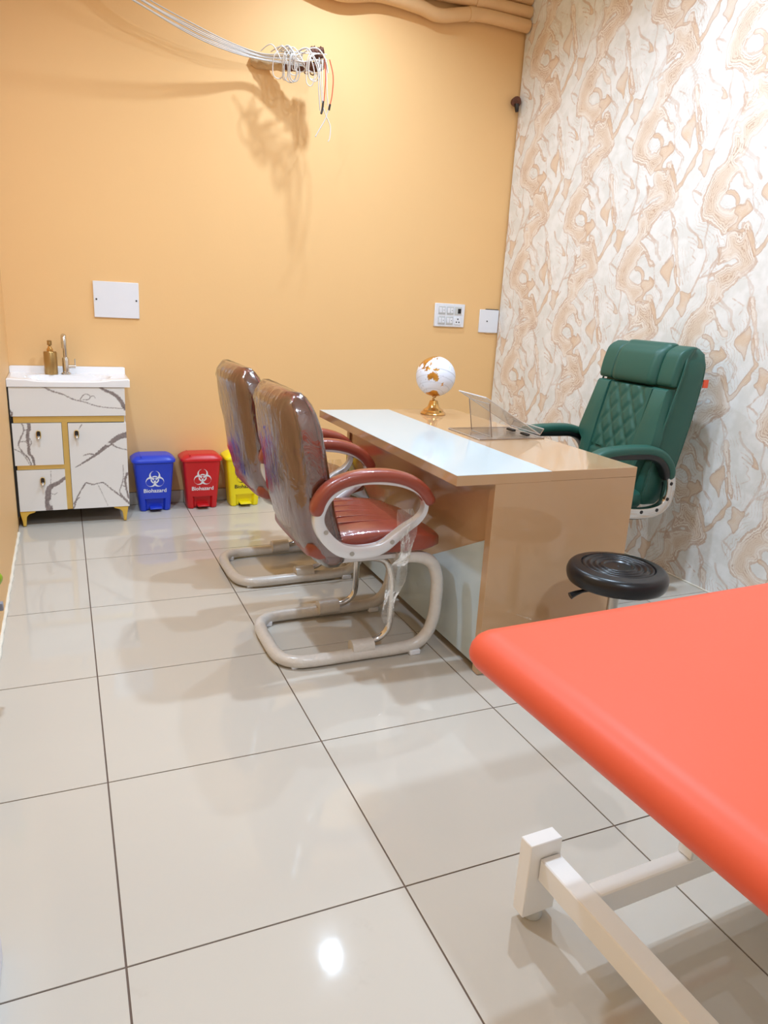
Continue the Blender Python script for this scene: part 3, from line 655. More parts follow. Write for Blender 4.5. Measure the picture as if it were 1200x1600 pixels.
# ------------------------------------------------------------------ biohazard pedal bins
def biohaz_mesh():
    N = 92; R = 27.5; v = []; f = []; idx = {}
    dirs = [math.radians(a) for a in (90, 210, 330)]
    def inside(x, y):
        r = math.hypot(x, y)
        cut = [math.hypot(x - 15 * math.cos(a), y - 15 * math.sin(a)) < 10.8 for a in dirs]
        cres = any(math.hypot(x - 11 * math.cos(a), y - 11 * math.sin(a)) < 15 for a in dirs) and not any(cut)
        if r < 2.6: cres = False
        for a in dirs:
            u = x * math.cos(a) + y * math.sin(a); w = -x * math.sin(a) + y * math.cos(a)
            if 0 < u < 6 and abs(w) < .75: cres = False
        ring = 7.6 < r < 11.4 and any(math.hypot(x - 15 * math.cos(a), y - 15 * math.sin(a)) < 9.8 for a in dirs)
        return cres or ring
    def vert(i, j):
        if (i, j) not in idx: idx[(i, j)] = len(v); v.append(((i / N * 2 - 1) * R, 0, (j / N * 2 - 1) * R))
        return idx[(i, j)]
    for i in range(N):
        for j in range(N):
            if inside(((i + .5) / N * 2 - 1) * R, ((j + .5) / N * 2 - 1) * R): f.append((vert(i, j), vert(i + 1, j), vert(i + 1, j + 1), vert(i, j + 1)))
    s = .066 / 26
    me = D.meshes.new('biohazard_symbol'); me.from_pydata([(a * s * .83, b, c * s * .83) for a, b, c in v], [], f); return me
BH = biohaz_mesh()
def text_mesh(body, size, bold=.0):
    cu = D.curves.new('txt', 'FONT'); cu.body = body; cu.size = size; cu.align_x = 'CENTER'; cu.offset = bold; cu.resolution_u = 3
    o = D.objects.new('txt', cu); COL.objects.link(o); bpy.context.view_layer.update()
    me = D.meshes.new_from_object(o.evaluated_get(bpy.context.evaluated_depsgraph_get())); D.objects.remove(o); D.curves.remove(cu)
    for q in me.vertices: x, y, z = q.co; q.co = (x, 0, y)
    return me
TXT = text_mesh('Biohazard', .033, .0007)
def make_bin(name, x, colour, label, sym):
    b = empty(name, (x, 3.238, 0)); tag(b, label, 'bin', 'biohazard pedal bins')
    mt = M['bin_' + colour]
    def ring(z, hx, hy, p=6, rec=0):
        out = []
        for q in superring(0, 0, hx, hy, p, 64):
            X, Y = q
            if rec and Y < 0 and abs(X) < .055: Y += rec
            out.append((X, Y, z))
        return out
    rings = []
    for z in (.0, .004, .012, .055, .074, .078, .084, .16, .24, .292, .30):
        t = z / .30; hx = .088 + .026 * t; hy = .070 + .020 * t
        if z == 0: hx -= .004; hy -= .004
        rings.append(ring(z, hx, hy, 7, .020 if z < .076 else 0))
    loft('body', rings, mt, b, 50)
    lid = [ring(.296, .119, .092, 6), ring(.299, .125, .096, 6), ring(.310, .126, .096, 6), ring(.316, .121, .092, 6), ring(.330, .104, .078, 5), ring(.336, .092, .068, 5), ring(.338, .06, .045, 4)]
    lo = loft('lid', lid, mt, b, 50)
    box('lid_seam', -.073, -.070, -.085, .07, .3305, .3385, mt, lo)
    pe = box('pedal', -.034, .036, -.104, -.050, .018, .028, mt, b, .003)
    box('pedal_gap_shade', -.034, .036, -.060, -.040, .002, .018, M['dark'], b)  # dark block painted in for the shade beneath the pedal
    def front(z): return -(.070 + .020 * z / .30) - .0009
    tilt = math.atan(.020 / .30)
    for me, z, nm in ((BH, .196, 'biohazard_symbol'), (TXT, .118, 'lettering')):
        o = D.objects.new(nm, me.copy()); o.data.materials.append(M[sym]); COL.objects.link(o); o.parent = b
        o.location = (0, front(z), z); o.rotation_euler = (tilt, 0, 0)
    return b
make_bin('pedal_bin', .412, 'blue', 'blue pedal bin with a white biohazard symbol beside the cabinet', 'whiteprint')
make_bin('pedal_bin', .690, 'red', 'red pedal bin with a white biohazard symbol', 'whiteprint')
make_bin('pedal_bin', .950, 'yellow', 'yellow pedal bin with a black biohazard symbol behind the chair', 'blackprint')

# ------------------------------------------------------------------ desk
DZ = .747
dk = empty('desk', (1.48, 1.515, 0)); tag(dk, 'glossy tan and white office desk with an overhanging top', 'desk')
DO = (1.48, 1.515)
def dbox(name, x0, x1, y0, y1, z0, z1, mt, bev=0, par=dk): return box(name, x0 - DO[0], x1 - DO[0], y0 - DO[1], y1 - DO[1], z0, z1, mt, par, bev)
dy0, dy1 = .808, 2.222
dbox('white_top', 1.109, 1.481, dy0, dy1, .732, DZ, M['desk_white'], .0008)
dbox('tan_top', 1.4815, 1.857, dy0, dy1, .712, DZ, M['desk_tan'], .0008)
dbox('top_underside', 1.110, 1.4805, dy0 + .0005, dy1 - .0005, .712, .7318, M['desk_tan'], .0008)
dbox('top_edge_strip', 1.1085, 1.1105, dy0, dy1, .7115, .7455, M['desk_tan'])
dbox('top_edge_strip', 1.109, 1.481, dy0 - .0008, dy0 + .001, .7115, .7455, M['desk_tan'])
dbox('end_panel', 1.2585, 1.857, dy0, dy0 + .036, .003, .7115, M['desk_tan'], .0008)
dbox('end_panel', 1.2585, 1.857, dy1 - .036, dy1, .003, .7115, M['desk_tan'], .0008)
dbox('front_panel', 1.267, 1.285, dy0 + .0362, dy1 - .0362, .03, .7115, M['desk_tan'])
dbox('kick_shade_strip', 1.29, 1.31, dy0 + .0365, dy1 - .0365, .003, .0298, M['kick_shade'])  # dark strip standing in for the shade below the front panel
ymid = (dy0 + dy1) / 2
def wp(name, pts): prism(name, [(a - DO[1], b) for a, b in pts], 'x', 1.2612 - DO[0], 1.2668 - DO[0], M['desk_white'], dk)
zt = lambda y: .520 - (y - dy0) * .485
ya = dy0 + .0006
wp('white_facing', [(ya, .03), (ya + .028, .03), (ya + .028, zt(ya + .028)), (ya, zt(ya))])
wp('white_facing', [(ya + .030, .03), (ymid + .105, .03), (ymid + .105, zt(ymid + .105)), (ya + .030, zt(ya + .030))])
yb = dy1 - .0365
zt2 = lambda y: zt(dy0 + dy1 - y)
wp('white_facing', [(ymid + .107, .03), (ymid + .135, .03), (ymid + .135, zt2(ymid + .135)), (ymid + .107, zt2(ymid + .107))])
wp('white_facing', [(ymid + .137, .03), (yb, .03), (yb, zt2(yb)), (ymid + .137, zt2(ymid + .137))])
# drawer pedestal on the sitter's side
dbox('pedestal', 1.45, 1.82, dy0 + .0365, dy0 + .42, .06, .711, M['desk_tan'])

# ------------------------------------------------------------------ globe
gb = empty('desk_globe', (1.655, 2.06, DZ)); tag(gb, 'small white globe with gold continents on a brass stand', 'globe')
lathe('base', [(.0001, 0), (.062, 0), (.064, .004), (.058, .012), (.052, .014), (.050, .022), (.040, .028), (.030, .036), (.024, .055), (.020, .068), (.012, .070), (.0001, .070)], M['brass'], gb, 40)
tube('stem', [(0, 0, .068), (-.004, 0, .078), (.004, -.004, .086), (0, -.01, .096)], lambda s: .005 + .002 * math.sin(s * 9), M['brass'], gb, 5, 12)
gc = Vector((0.0, 0.0, .187)); GR = .098
vdir = (CAM - (gc + Vector((1.655, 2.06, DZ)))).normalized()
upv = (Vector((0, 0, 1)) - vdir * vdir.z).normalized(); rgt = upv.cross(vdir)
sdir = (vdir * math.cos(math.radians(66)) - upv * math.sin(math.radians(66)) - rgt * .06).normalized(); north = -sdir
a0 = (vdir - north * vdir.dot(north)).normalized(); a0 = (a0 - rgt * .12).normalized(); a0 = (a0 - north * a0.dot(north)).normalized(); east = north.cross(a0)
AUS = [(114, -22), (122, -17), (130, -12), (136, -12), (136, -16), (140, -17), (142, -11), (146, -19), (153, -27), (150, -37), (144, -38), (138, -34), (131, -31), (124, -34), (116, -35)]
ASIA = [(60, 70), (60, 25), (72, 20), (78, 8), (88, 22), (95, 16), (103, 2), (106, 10), (109, 20), (120, 30), (122, 40), (130, 42), (142, 55), (160, 62), (180, 68), (180, 75), (100, 78)]
ISL = [(100, 2, 5, 4), (113, 0, 6, 6), (121, -2, 3, 4), (140, -5, 9, 4), (110, -7, 7, 1.5), (122, 13, 3, 6), (172, -42, 3, 6), (138, 37, 3, 6)]
def pip(x, y, P):
    c = False
    for i in range(len(P)):
        (xa, ya_), (xb, yb_) = P[i - 1], P[i]
        if (ya_ > y) != (yb_ > y) and x < (xb - xa) * (y - ya_) / (yb_ - ya_) + xa: c = not c
    return c
gv, gf, gl, gn = [], [], [], []
NU, NV = 180, 90
for j in range(NV + 1):
    lat = -90 + 180 * j / NV
    for i in range(NU):
        lon = 360 * i / NU; L = lon if lon < 180 else lon - 360
        d = north * math.sin(math.radians(lat)) + (a0 * math.cos(math.radians(lon - 134)) + east * math.sin(math.radians(lon - 134))) * math.cos(math.radians(lat))
        gv.append(d * GR + gc)
        lj, bj = L + 1.5 * math.sin(lat * .9), lat + 1.5 * math.sin(L * .8)
        land = pip(lj, bj, AUS) or pip(lj, bj, ASIA) or lat < -70 + 4 * math.sin(math.radians(L * 3)) or any(((lj - a) / c) ** 2 + ((bj - b) / e_) ** 2 < 1 for a, b, c, e_ in ISL)
        gl.append(1. if land else 0.); gn.append(.6 if abs(lat) < 1.1 else (.3 if lat % 20 == 0 else 0))
for j in range(NV):
    for i in range(NU): k = (i + 1) % NU; gf.append((j * NU + i, j * NU + k, (j + 1) * NU + k, (j + 1) * NU + i))
so = fromdata('sphere', gv, gf, M['globe'], gb, 180)
for nm, dat in (('land', gl), ('line', gn)):
    at = so.data.attributes.new(nm, 'FLOAT', 'POINT'); at.data.foreach_set('value', dat)
tube('axis_pin', [gc + north * GR, gc + north * (GR + .008)], .004, M['brass'], gb, 1, 10)
tube('axis_pin', [gc + sdir * (GR + .001), gc + sdir * (GR + .008), Vector((0, -.010, .094))], .004, M['brass'], gb, 3, 10)

# ------------------------------------------------------------------ acrylic book stand
bk = empty('acrylic_stand', (1.68, 1.49, DZ)); tag(bk, 'clear acrylic slanted reading stand on the desk', 'reading stand')
def sheet(name, quad, th, mt=M['acrylic'], edge=(M['acrylic_rim_shade'], M['acrylic_edge'])):
    a, b, c, d = [Vector(q) - Vector((1.68, 1.49, DZ)) for q in quad]; n = (b - a).cross(d - a).normalized() * th
    v = [a, b, c, d, a + n, b + n, c + n, d + n]
    bmx = bmesh.new(); vs = [bmx.verts.new(q) for q in v]
    for q in ((0, 1, 2, 3), (7, 6, 5, 4), (0, 4, 5, 1), (1, 5, 6, 2), (2, 6, 7, 3), (3, 7, 4, 0)): bmx.faces.new([vs[i] for i in q])
    o = bm2(name, bmx, mt, bk)
    mid = [q + n * .5 for q in (a, b, c, d)]
    for k in range(4): tube('painted_edge', [mid[k], mid[(k + 1) % 4]], .0022, edge[k % 2], o, 0, 6)  # opaque tubes carry the painted bright and shaded edge tones
    return o
sheet('reading_plate', [(1.535, 1.37, .920), (1.82, 1.37, .762), (1.82, 1.60, .762), (1.535, 1.60, .920)], .004, M['acrylic_hazy'], (M['acrylic_edge'], M['whiteprint']))  # white tubes paint the bright edge of the plate
sheet('base_plate', [(1.52, 1.365, DZ + .001), (1.84, 1.365, DZ + .001), (1.84, 1.64, DZ + .001), (1.52, 1.64, DZ + .001)], .004)
sheet('ledge', [(1.822, 1.37, .762), (1.838, 1.37, .787), (1.838, 1.60, .787), (1.822, 1.60, .762)], .004)
sheet('prop', [(1.60, 1.40, DZ + .006), (1.575, 1.40, .893), (1.575, 1.57, .893), (1.60, 1.57, DZ + .006)], .004)
for yy in (1.42, 1.53): box('dark_clip', .088, .106, yy - .026 - 1.49, yy + .026 - 1.49, .007, .016, M['dark'], bk, .002)  # two small dark blocks on the base plate

# ------------------------------------------------------------------ visitor chairs
def make_chair(loc, rz, label):
    ch = empty('visitor_chair', loc, rz); tag(ch, label, 'chair', 'russet visitor chairs')
    LE = M['leather']
    # seat
    rings = []
    for k in range(15):
        t = k / 14; x = -.215 + .505 * t
        zt_ = .495 + .022 * math.sin(math.pi * min(1, t * 1.05)) - (.045 * max(0, (t - .8) / .2) ** 2); zb = .405 + (.03 * max(0, (t - .85) / .15) ** 1.5)
        hy = .236 - .02 * max(0, (t - .85) / .15) ** 2
        if k in (0, 14): zt_, zb, hy = (zt_ + zb) / 2 + .026, (zt_ + zb) / 2 - .026, hy - .014
        rings.append([(x, a, (zt_ + zb) / 2 + b) for a, b in superring(0, 0, hy, (zt_ - zb) / 2, 5, 48)])
    st = loft('seat', rings, LE, ch, 70)
    multitube('stitching', [[(-.10, -.14 + .07 * k, .5150), (.05, -.14 + .07 * k, .5160), (.2, -.14 + .07 * k, .5005)] for k in range(5)], .0028, LE, st, 6, 6)
    # backrest
    prof = [(.385, -.150, -.100), (.40, -.172, -.085), (.44, -.205, -.085), (.50, -.232, -.105), (.58, -.256, -.125), (.68, -.272, -.150), (.78, -.288, -.168), (.86, -.300, -.184), (.915, -.310, -.202), (.945, -.306, -.218), (.966, -.292, -.238), (.974, -.275, -.258)]
    def backrings(off):
        R_ = []
        for i, (z, xr, xf) in enumerate(prof):
            hy = .232 + .008 * math.sin((z - .38) / .6 * math.pi); hy -= .045 * max(0, (z - .90) / .075) ** 2; hy -= .03 * max(0, (.45 - z) / .07) ** 2
            cx, hx = (xr + xf) / 2, (xf - xr) / 2 + off
            rg = []
            for a, b in superring(0, 0, hx, hy + off, 4.5, 56):
                bow = .022 * (1 - (b / .24) ** 2)
                rg.append((cx + a - (bow if a < 0 else bow * .5) + .011, b, z + (off if i == len(prof) - 1 else (-off if i == 0 else 0))))
            R_.append(rg)
        return R_
    bo = loft('backrest', backrings(0), LE, ch, 70)
    def edge(side, front): return [(b[0], b[1], b[2]) for b in [min(r, key=lambda q: abs(q[1] - side * max(w[1] for w in r) * .985) + (-.2 if front else .2) * q[0]) for r in backrings(.0015)[1:-1]]]
    for s in (-1, 1): tube('piping', edge(s, True), .004, LE, bo, 3, 6); tube('piping', edge(s, False), .004, LE, bo, 3, 6)
    # clear film still wrapped round the back
    rr = random.Random(5); wr_ = []
    for i, r in enumerate(backrings(.007)):
        wr_.append([(q[0] + .003 * math.sin(q[1] * 60 + q[2] * 33) + .002 * math.sin(q[2] * 90 + q[1] * 20), q[1], q[2]) for q in r])
    loft('plastic_film', wr_, M['wrap'], ch, 180)
    # arms
    lp = [(-.197, .612), (-.203, .565), (-.178, .515), (-.130, .470), (-.075, .452), (-.01, .452), (.035, .464), (.075, .492), (.115, .523), (.160, .552), (.183, .585), (.182, .622), (.150, .655), (.09, .681), (.02, .694), (-.05, .696), (-.115, .684), (-.165, .655)]
    wd = [.036, .038, .042, .044, .044, .042, .040, .036, .030, .024, .020, .018, .016, .015, .015, .015, .018, .026]
    pd = [(-.214, .590), (-.205, .632), (-.178, .672), (-.135, .698), (-.075, .714), (-.01, .718), (.055, .712), (.115, .695), (.160, .668), (.190, .635), (.206, .606)]
    for s in (-1, 1):
        y0 = s * .272
        c = catmull([(a, 0, b) for a, b in lp], 4, True); ww = catmull([(a, 0, 0) for a in wd], 4, True); N = len(c); v = []; f = []
        for i in range(N):
            t = (c[(i + 1) % N] - c[i - 1]).normalized(); nr = Vector((-t.z, 0, t.x)); w = ww[i].x / 2; hy = .017
            for a, b in ((-1, -.8), (-.8, -1), (.8, -1), (1, -.8), (1, .8), (.8, 1), (-.8, 1), (-1, .8)): v.append(c[i] + nr * (a * w) + Vector((0, y0 + b * hy, 0)))
        for i in range(N):
            j = (i + 1) % N
            for k in range(8): f.append((i * 8 + k, i * 8 + (k + 1) % 8, j * 8 + (k + 1) % 8, j * 8 + k))
        me = D.meshes.new('arm_frame'); me.from_pydata(v, [], f); b_ = bmesh.new(); b_.from_mesh(me); D.meshes.remove(me)
        af = bm2('arm_frame', b_, M['alu'], ch, 50)
        for sx, sz in ((-.180, .535), (-.085, .452), (.062, .482)):
            vv, ff = tube_data([(sx, y0 + s * .016, sz), (sx, y0 + s * .020, sz)], .008, 12); fromdata('screw', vv, ff, M['steel'], af, 40)
        P = catmull([(a, y0, b) for a, b in pd], 5); N = len(P); rings = []
        for i in range(N):
            t = (P[min(i + 1, N - 1)] - P[max(i - 1, 0)]).normalized(); nr = Vector((-t.z, 0, t.x)); q = i / (N - 1); e_ = min(1, min(q, 1 - q) / .06) ** .5
            rings.append([P[i] + nr * (a * (.45 + .55 * e_)) + Vector((0, b * (.5 + .5 * e_), 0)) for a, b in superring(0, 0, .023, .030, 2.6, 20)])
        loft('arm_pad', rings, LE, ch, 70)
        # thin film around the arm pad
    # sled base, foam wrapped
    h = .205
    sled = [(.12, -h, .392), (.20, -h, .388), (.262, -h, .362), (.292, -h, .30), (.297, -h, .22), (.292, -h, .14), (.27, -h, .075), (.225, -h, .036), (.15, -h, .026), (.0, -h, .026), (-.18, -h, .026), (-.245, -h + .012, .026), (-.285, -h + .05, .026), (-.298, -h + .11, .026), (-.300, 0, .026)]
    sled = sled + [(x, -y, z) for x, y, z in sled[-2::-1]]
    tube('sled_frame', sled, .0235, M['wrapped'], ch, 6, 14)
    for s in (-1, 1):
        g = s * .178
        tube('support_tube', [(-.03, g, .057), (.04, g, .058), (.085, g, .068), (.115, g, .10), (.122, g, .16), (.122, g, .26), (.116, g, .32), (.09, g, .37), (.04, g, .388), (-.03, g, .391)], .0125, M['chrome'], ch, 6, 12)
        tube('tape_wrap', [(-.035, s * .192, .046), (.05, s * .192, .047)], .031, M['wrapped'], ch, 3, 14)
        box('foot_pad', .19, .235, s * h - .026, s * h + .026, .0, .02, M['plate'], ch, .003); box('foot_pad', -.262, -.235, s * .185 - .02, s * .185 + .02, .0, .02, M['plate'], ch, .003)
    box('under_plate', -.12, .14, -.20, .20, .385, .407, M['alu'], ch, .004)
    # loose strip of film hanging from the near arm
    v, f = [], []; n = 14
    for i in range(n + 1):
        t = i / n; z = .60 - .42 * t; x = .10 + .02 * math.sin(t * 5) - .02 * t; w = .03 + .008 * math.sin(t * 13); yy = -.262 - .03 * t + .004 * math.sin(t * 17)
        if z > .40: yy = -.298 - .004 * math.sin(t * 9)
        if i == n: w *= .4
        for k in range(5): v.append((x + w * (k / 2 - 1), yy + .003 * math.sin(k * 2.1 + i), z))
    for i in range(n):
        for k in range(4): f.append((i * 5 + k, i * 5 + k + 1, (i + 1) * 5 + k + 1, (i + 1) * 5 + k))
    fm = fromdata('film_strip', v, f, M['wrap'], ch, 180)
    return ch
c1 = make_chair((.90, 1.25, 0), 0, 'russet leather visitor chair on a wrapped sled base, nearer of the two')
c2 = copy_tree(c1); c2.location = (.917, 2.045, 0); c2.rotation_euler = (0, 0, math.radians(1.5))
tag(c2, 'russet leather visitor chair on a sled base, farther one beside the yellow bin')

# ------------------------------------------------------------------ green executive chair (faces -x)
gx, gy = 2.25, 1.555
gr = empty('executive_chair', (gx, gy, 0)); tag(gr, 'dark green quilted high-back office chair behind the desk', 'chair')
G = M['green']
prof = [(.43, 2.50, 2.39), (.455, 2.535, 2.372), (.52, 2.562, 2.372), (.60, 2.580, 2.388), (.70, 2.604, 2.412), (.80, 2.626, 2.436), (.90, 2.644, 2.462), (1.0, 2.658, 2.488), (1.08, 2.658, 2.505), (1.125, 2.650, 2.522), (1.147, 2.634, 2.545), (1.155, 2.61, 2.57)]
rings = []
for z, xr, xf in prof:
    hy = .252 - .05 * max(0, (z - 1.1) / .055) ** 2 - .02 * max(0, (.55 - z) / .12); rings.append([((xr + xf) / 2 + a - gx, b, z) for a, b in superring(0, 0, (xr - xf) / 2, hy, 6, 56)])
bkc = loft('backrest', rings, G, gr, 60)
xf_at = lambda z: next((prof[i][2] + (prof[i + 1][2] - prof[i][2]) * (z - prof[i][0]) / (prof[i + 1][0] - prof[i][0]) for i in range(len(prof) - 1) if prof[i][0] <= z <= prof[i + 1][0]), prof[-1][2])
def pad_sheet(name, outline, th, mt=G, par=gr, dome=.0):
    """cushion panel laid on the sloping front of the back; outline in (y, z)"""
    b = bmesh.new(); n = len(outline)
    back = [b.verts.new((xf_at(z) + .012 - gx, y, z)) for y, z in outline]; mid = [b.verts.new((xf_at(z) - th * .7 - gx, y, z)) for y, z in outline]
    cy, cz = sum(q[0] for q in outline) / n, sum(q[1] for q in outline) / n
    fr = [b.verts.new((xf_at(z) - th - gx, cy + (y - cy) * .94, cz + (z - cz) * .96)) for y, z in outline]
    fr2 = [b.verts.new((xf_at(cz + (z - cz) * .5) - th - dome - gx, cy + (y - cy) * .5, cz + (z - cz) * .5)) for y, z in outline]
    c = b.verts.new((xf_at(cz) - th - dome - gx, cy, cz))
    for L1, L2 in ((back, mid), (mid, fr), (fr, fr2)):
        for i in range(n): b.faces.new((L1[i], L1[(i + 1) % n], L2[(i + 1) % n], L2[i]))
    for i in range(n): b.faces.new((fr2[i], fr2[(i + 1) % n], c))
    b.faces.new(back[::-1])
    return bm2(name, b, mt, par, 50)
def ol(pts, n=4): return [(q.x, q.y) for q in catmull([(a, b, 0) for a, b in pts], n, True)]
# side wings of the front cushion (mirrored)
for s in (-1, 1):
    pts = [(s * .238, .965), (s * .150, .965), (s * .145, .80), (s * .135, .60), (s * .13, .50), (s * .19, .49), (s * .205, .60), (s * .215, .665), (s * .262, .70), (s * .262, .735), (s * .252, .82)]
    dense = []
    for i in range(len(pts)):
        a, b = pts[i], pts[(i + 1) % len(pts)]
        for k in range(4): dense.append((a[0] + (b[0] - a[0]) * k / 4, a[1] + (b[1] - a[1]) * k / 4))
    pad_sheet('side_wing', dense, .040, dome=.004)
# quilted centre panel
v, f = [], []; NY, NZ = 44, 64; ya_, yb_, za_, zb_ = -.148, .148, .47, .968
for j in range(NZ + 1):
    for i in range(NY + 1):
        y = ya_ + (yb_ - ya_) * i / NY; z = za_ + (zb_ - za_) * j / NZ
        a, b = (z / .118 + y / .082), (z / .118 - y / .082)
        q = min(abs((a % 1) - .5), 1) ; q2 = abs((b % 1) - .5)
        h = .008 * min(1, (0.5 - q) * 4.5) * min(1, (0.5 - q2) * 4.5) if .645 < z < .962 and abs(y) < .125 else .006
        if abs(z - .645) < .006: h = .0
        e_ = min(i, NY - i, j, NZ - j)
        h -= .02 if e_ == 0 else 0
        v.append((xf_at(z) - .026 - h - gx - .006 * math.cos(y / .148 * 1.5), y, z))
for j in range(NZ):
    for i in range(NY): a = j * (NY + 1) + i; f.append((a, a + NY + 1, a + NY + 2, a + 1))
qp = fromdata('quilted_panel', v, f, G, gr, 50)
sm = qp.modifiers.new('thick', 'SOLIDIFY'); sm.thickness = .03; sm.offset = -1
# headrest pillow and the roll around it
def pillow(name, y0, y1, z0, z1, dx, th, p=3.5):
    R_ = []
    n = 20
    for k in range(n + 1):
        t = k / n; y = y0 + (y1 - y0) * t; e_ = min(1, min(t, 1 - t) / .10); sc_ = .35 + .65 * math.sin(e_ * math.pi / 2)
        rg = []
        for a, b in superring(0, 0, th * sc_, (z1 - z0) / 2 * (.9 + .1 * sc_), p, 36):
            z = (z0 + z1) / 2 + b; rg.append((xf_at(max(.45, min(1.15, z))) - dx + a - gx, y, z))
        R_.append(rg)
    return loft(name, R_, G, gr, 70)
pillow('headrest', -.150, .150, .972, 1.166, .012, .050)
pillow('head_wing', -.250, -.148, .975, 1.156, .0, .040, 4); pillow('head_wing', .148, .250, .975, 1.156, .0, .040, 4)
for s in (-1, 1):
    tube('piping', [(xf_at(z) + .006 - gx, s * (.254 if z < 1.1 else .235), z) for z in (.50, .6, .7, .8, .9, 1.0, 1.08, 1.13)], .005, G, bkc, 4, 8)
    tube('piping', [(xr_ - .024 - gx, s * (.243 if z < 1.1 else .215), z) for z, xr_, _ in prof[1:-2]], .005, G, bkc, 4, 8)
box('orange_tag', 2.642 - gx, 2.672 - gx, -.2475, -.243, .975, 1.012, M['redtag'], gr)
# seat
rings = []
for k in range(13):
    t = k / 12; x = 1.98 + .44 * t; zt_ = .505 - .03 * max(0, (.2 - t) / .2) ** 2; zb = .40 + .02 * max(0, (.2 - t) / .2); hy = .235
    if k in (0, 12): zt_ -= .025; zb += .02; hy -= .02
    rings.append([(x - gx, a, (zt_ + zb) / 2 + b) for a, b in superring(0, 0, hy, (zt_ - zb) / 2, 4.5, 44)])
loft('seat', rings, G, gr, 70)
# arms
loop = [(2.478, .600), (2.492, .545), (2.494, .500), (2.482, .452), (2.445, .422), (2.38, .410), (2.30, .412), (2.20, .425), (2.10, .455), (2.04, .50), (2.02, .56), (2.04, .62)]
padp = [(2.487, .565), (2.462, .630), (2.415, .676), (2.35, .700), (2.27, .706), (2.17, .704), (2.09, .695), (2.04, .672), (2.02, .635)]
for s in (-1, 1):
    y0 = s * .290
    c = catmull([(a - gx, y0, b) for a, b in loop], 5); N = len(c); rings = []
    for i in range(N):
        t = (c[min(i + 1, N - 1)] - c[max(i - 1, 0)]).normalized(); nr = Vector((-t.z, 0, t.x))
        rings.append([c[i] + nr * a + Vector((0, b, 0)) for a, b in superring(0, 0, .024, .018, 8, 16)])
    af = loft('arm_frame', rings, M['chrome'], gr, 40)
    tube('arm_core', [(q.x, y0 - s * .012, q.z - .012) for q in c[4:40]], .022, M['blackplastic'], gr, 0, 10)
    for sx, sz in ((2.487, .545), (2.478, .472), (2.425, .423), (2.335, .419), (2.25, .425)):
        vv, ff = tube_data([(sx - gx, y0 + s * .0165, sz), (sx - gx, y0 + s * .0195, sz)], .0085, 12); fromdata('bolt', vv, ff, M['dark'], af, 40)
    P = catmull([(a - gx, y0, b) for a, b in padp], 5); N = len(P); R_, R2 = [], []
    for i in range(N):
        t = (P[min(i + 1, N - 1)] - P[max(i - 1, 0)]).normalized(); nr = Vector((-t.z, 0, t.x)); q = i / (N - 1); e_ = .5 + .5 * min(1, min(q, 1 - q) / .07) ** .5
        if nr.z < 0 or (abs(nr.z) < .3 and nr.x < 0): pass
        R_.append([P[i] + nr * (-a * e_) + Vector((0, b * e_, 0)) for a, b in superring(0, 0, .022, .034, 2.8, 22)])
        cdir = Vector((2.26 - gx, 0, .55)) - Vector((P[i].x, 0, P[i].z)); cdir.normalize()
        R2.append([P[i] + cdir * .026 + nr * (-a * e_) + Vector((0, b * e_, 0)) for a, b in superring(0, 0, .018, .030, 3, 18)])
    loft('arm_pad', R_, G, gr, 70); loft('arm_pad_under', R2, M['blackplastic'], gr, 70)
lathe('gas_lift', [(.0001, .08), (.028, .08), (.028, .25), (.018, .252), (.018, .395), (.0001, .395)], M['blackplastic'], gr, 20)
box('tilt_plate', -.12, .10, -.09, .09, .375, .402, M['blackplastic'], gr, .006)
def star_base(par, R, zc, mt, seg_r=.02, hub=.035, n=5, a0=.3, caster=.027):
    lathe('hub', [(.0001, zc - .035), (hub, zc - .035), (hub, zc + .02), (hub * .7, zc + .03), (.0001, zc + .03)], mt, par, 20)
    for k in range(n):
        a = a0 + 2 * math.pi * k / n; d = Vector((math.cos(a), math.sin(a), 0))
        tube('base_arm', [d * .02 + Vector((0, 0, zc)), d * R * .6 + Vector((0, 0, zc - .008)), d * R + Vector((0, 0, zc - .02))], lambda s: seg_r * (1 - .35 * s), mt, par, 4, 10)
        w = d * R; sd = Vector((-d.y, d.x, 0))
        tube('caster', [w - sd * .022 + Vector((0, 0, caster)), w - sd * .018 + Vector((0, 0, caster)), w + sd * .018 + Vector((0, 0, caster)), w + sd * .022 + Vector((0, 0, caster))], lambda s: caster * (1 if .1 < s < .9 else .8), M['blackplastic'], par, 0, 16)
        tube('caster_stem', [w + Vector((0, 0, caster)), w + Vector((0, 0, zc - .012))], .007, M['steel'], par, 0, 8)
star_base(gr, .29, .095, M['blackplastic'])

# ------------------------------------------------------------------ round stool
stl = empty('round_stool', (1.572, .525, 0)); tag(stl, 'black round vinyl stool with ringed seat and lever beside the desk', 'stool')
sp = [(.0001, .496)]
for i in range(60):
    r = .003 + .139 * i / 59; z = .496 + (.0035 * math.cos((r - .052) / .019 * 2 * math.pi) - .0035 if .048 < r < .118 else 0) - (.004 if r < .044 else 0) * 1.0 - .003 * max(0, (r - .12) / .02)
    sp.append((r, z))
sp += [(.150, .490), (.157, .482), (.161, .470), (.161, .458), (.158, .445), (.154, .438), (.146, .436), (.0001, .436)]
lathe('seat', sp, M['blackleather'], stl, 64, smooth=60)
lathe('seat_plate', [(.0001, .424), (.10, .424), (.13, .4362), (.0001, .4362)], M['blackplastic'], stl, 32)
lathe('post', [(.0001, .10), (.024, .10), (.024, .30), (.0175, .302), (.0175, .426), (.0001, .426)], M['steel'], stl, 24)
tube('height_lever', [(-.02, -.01, .418), (-.10, .01, .416), (-.135, .018, .408), (-.160, .022, .398)], lambda s: .006 + .006 * max(0, s - .5) * 2, M['blackplastic'], stl, 4, 10)
star_base(stl, .24, .08, M['steel'], .014, .03, 5, .9, .025)

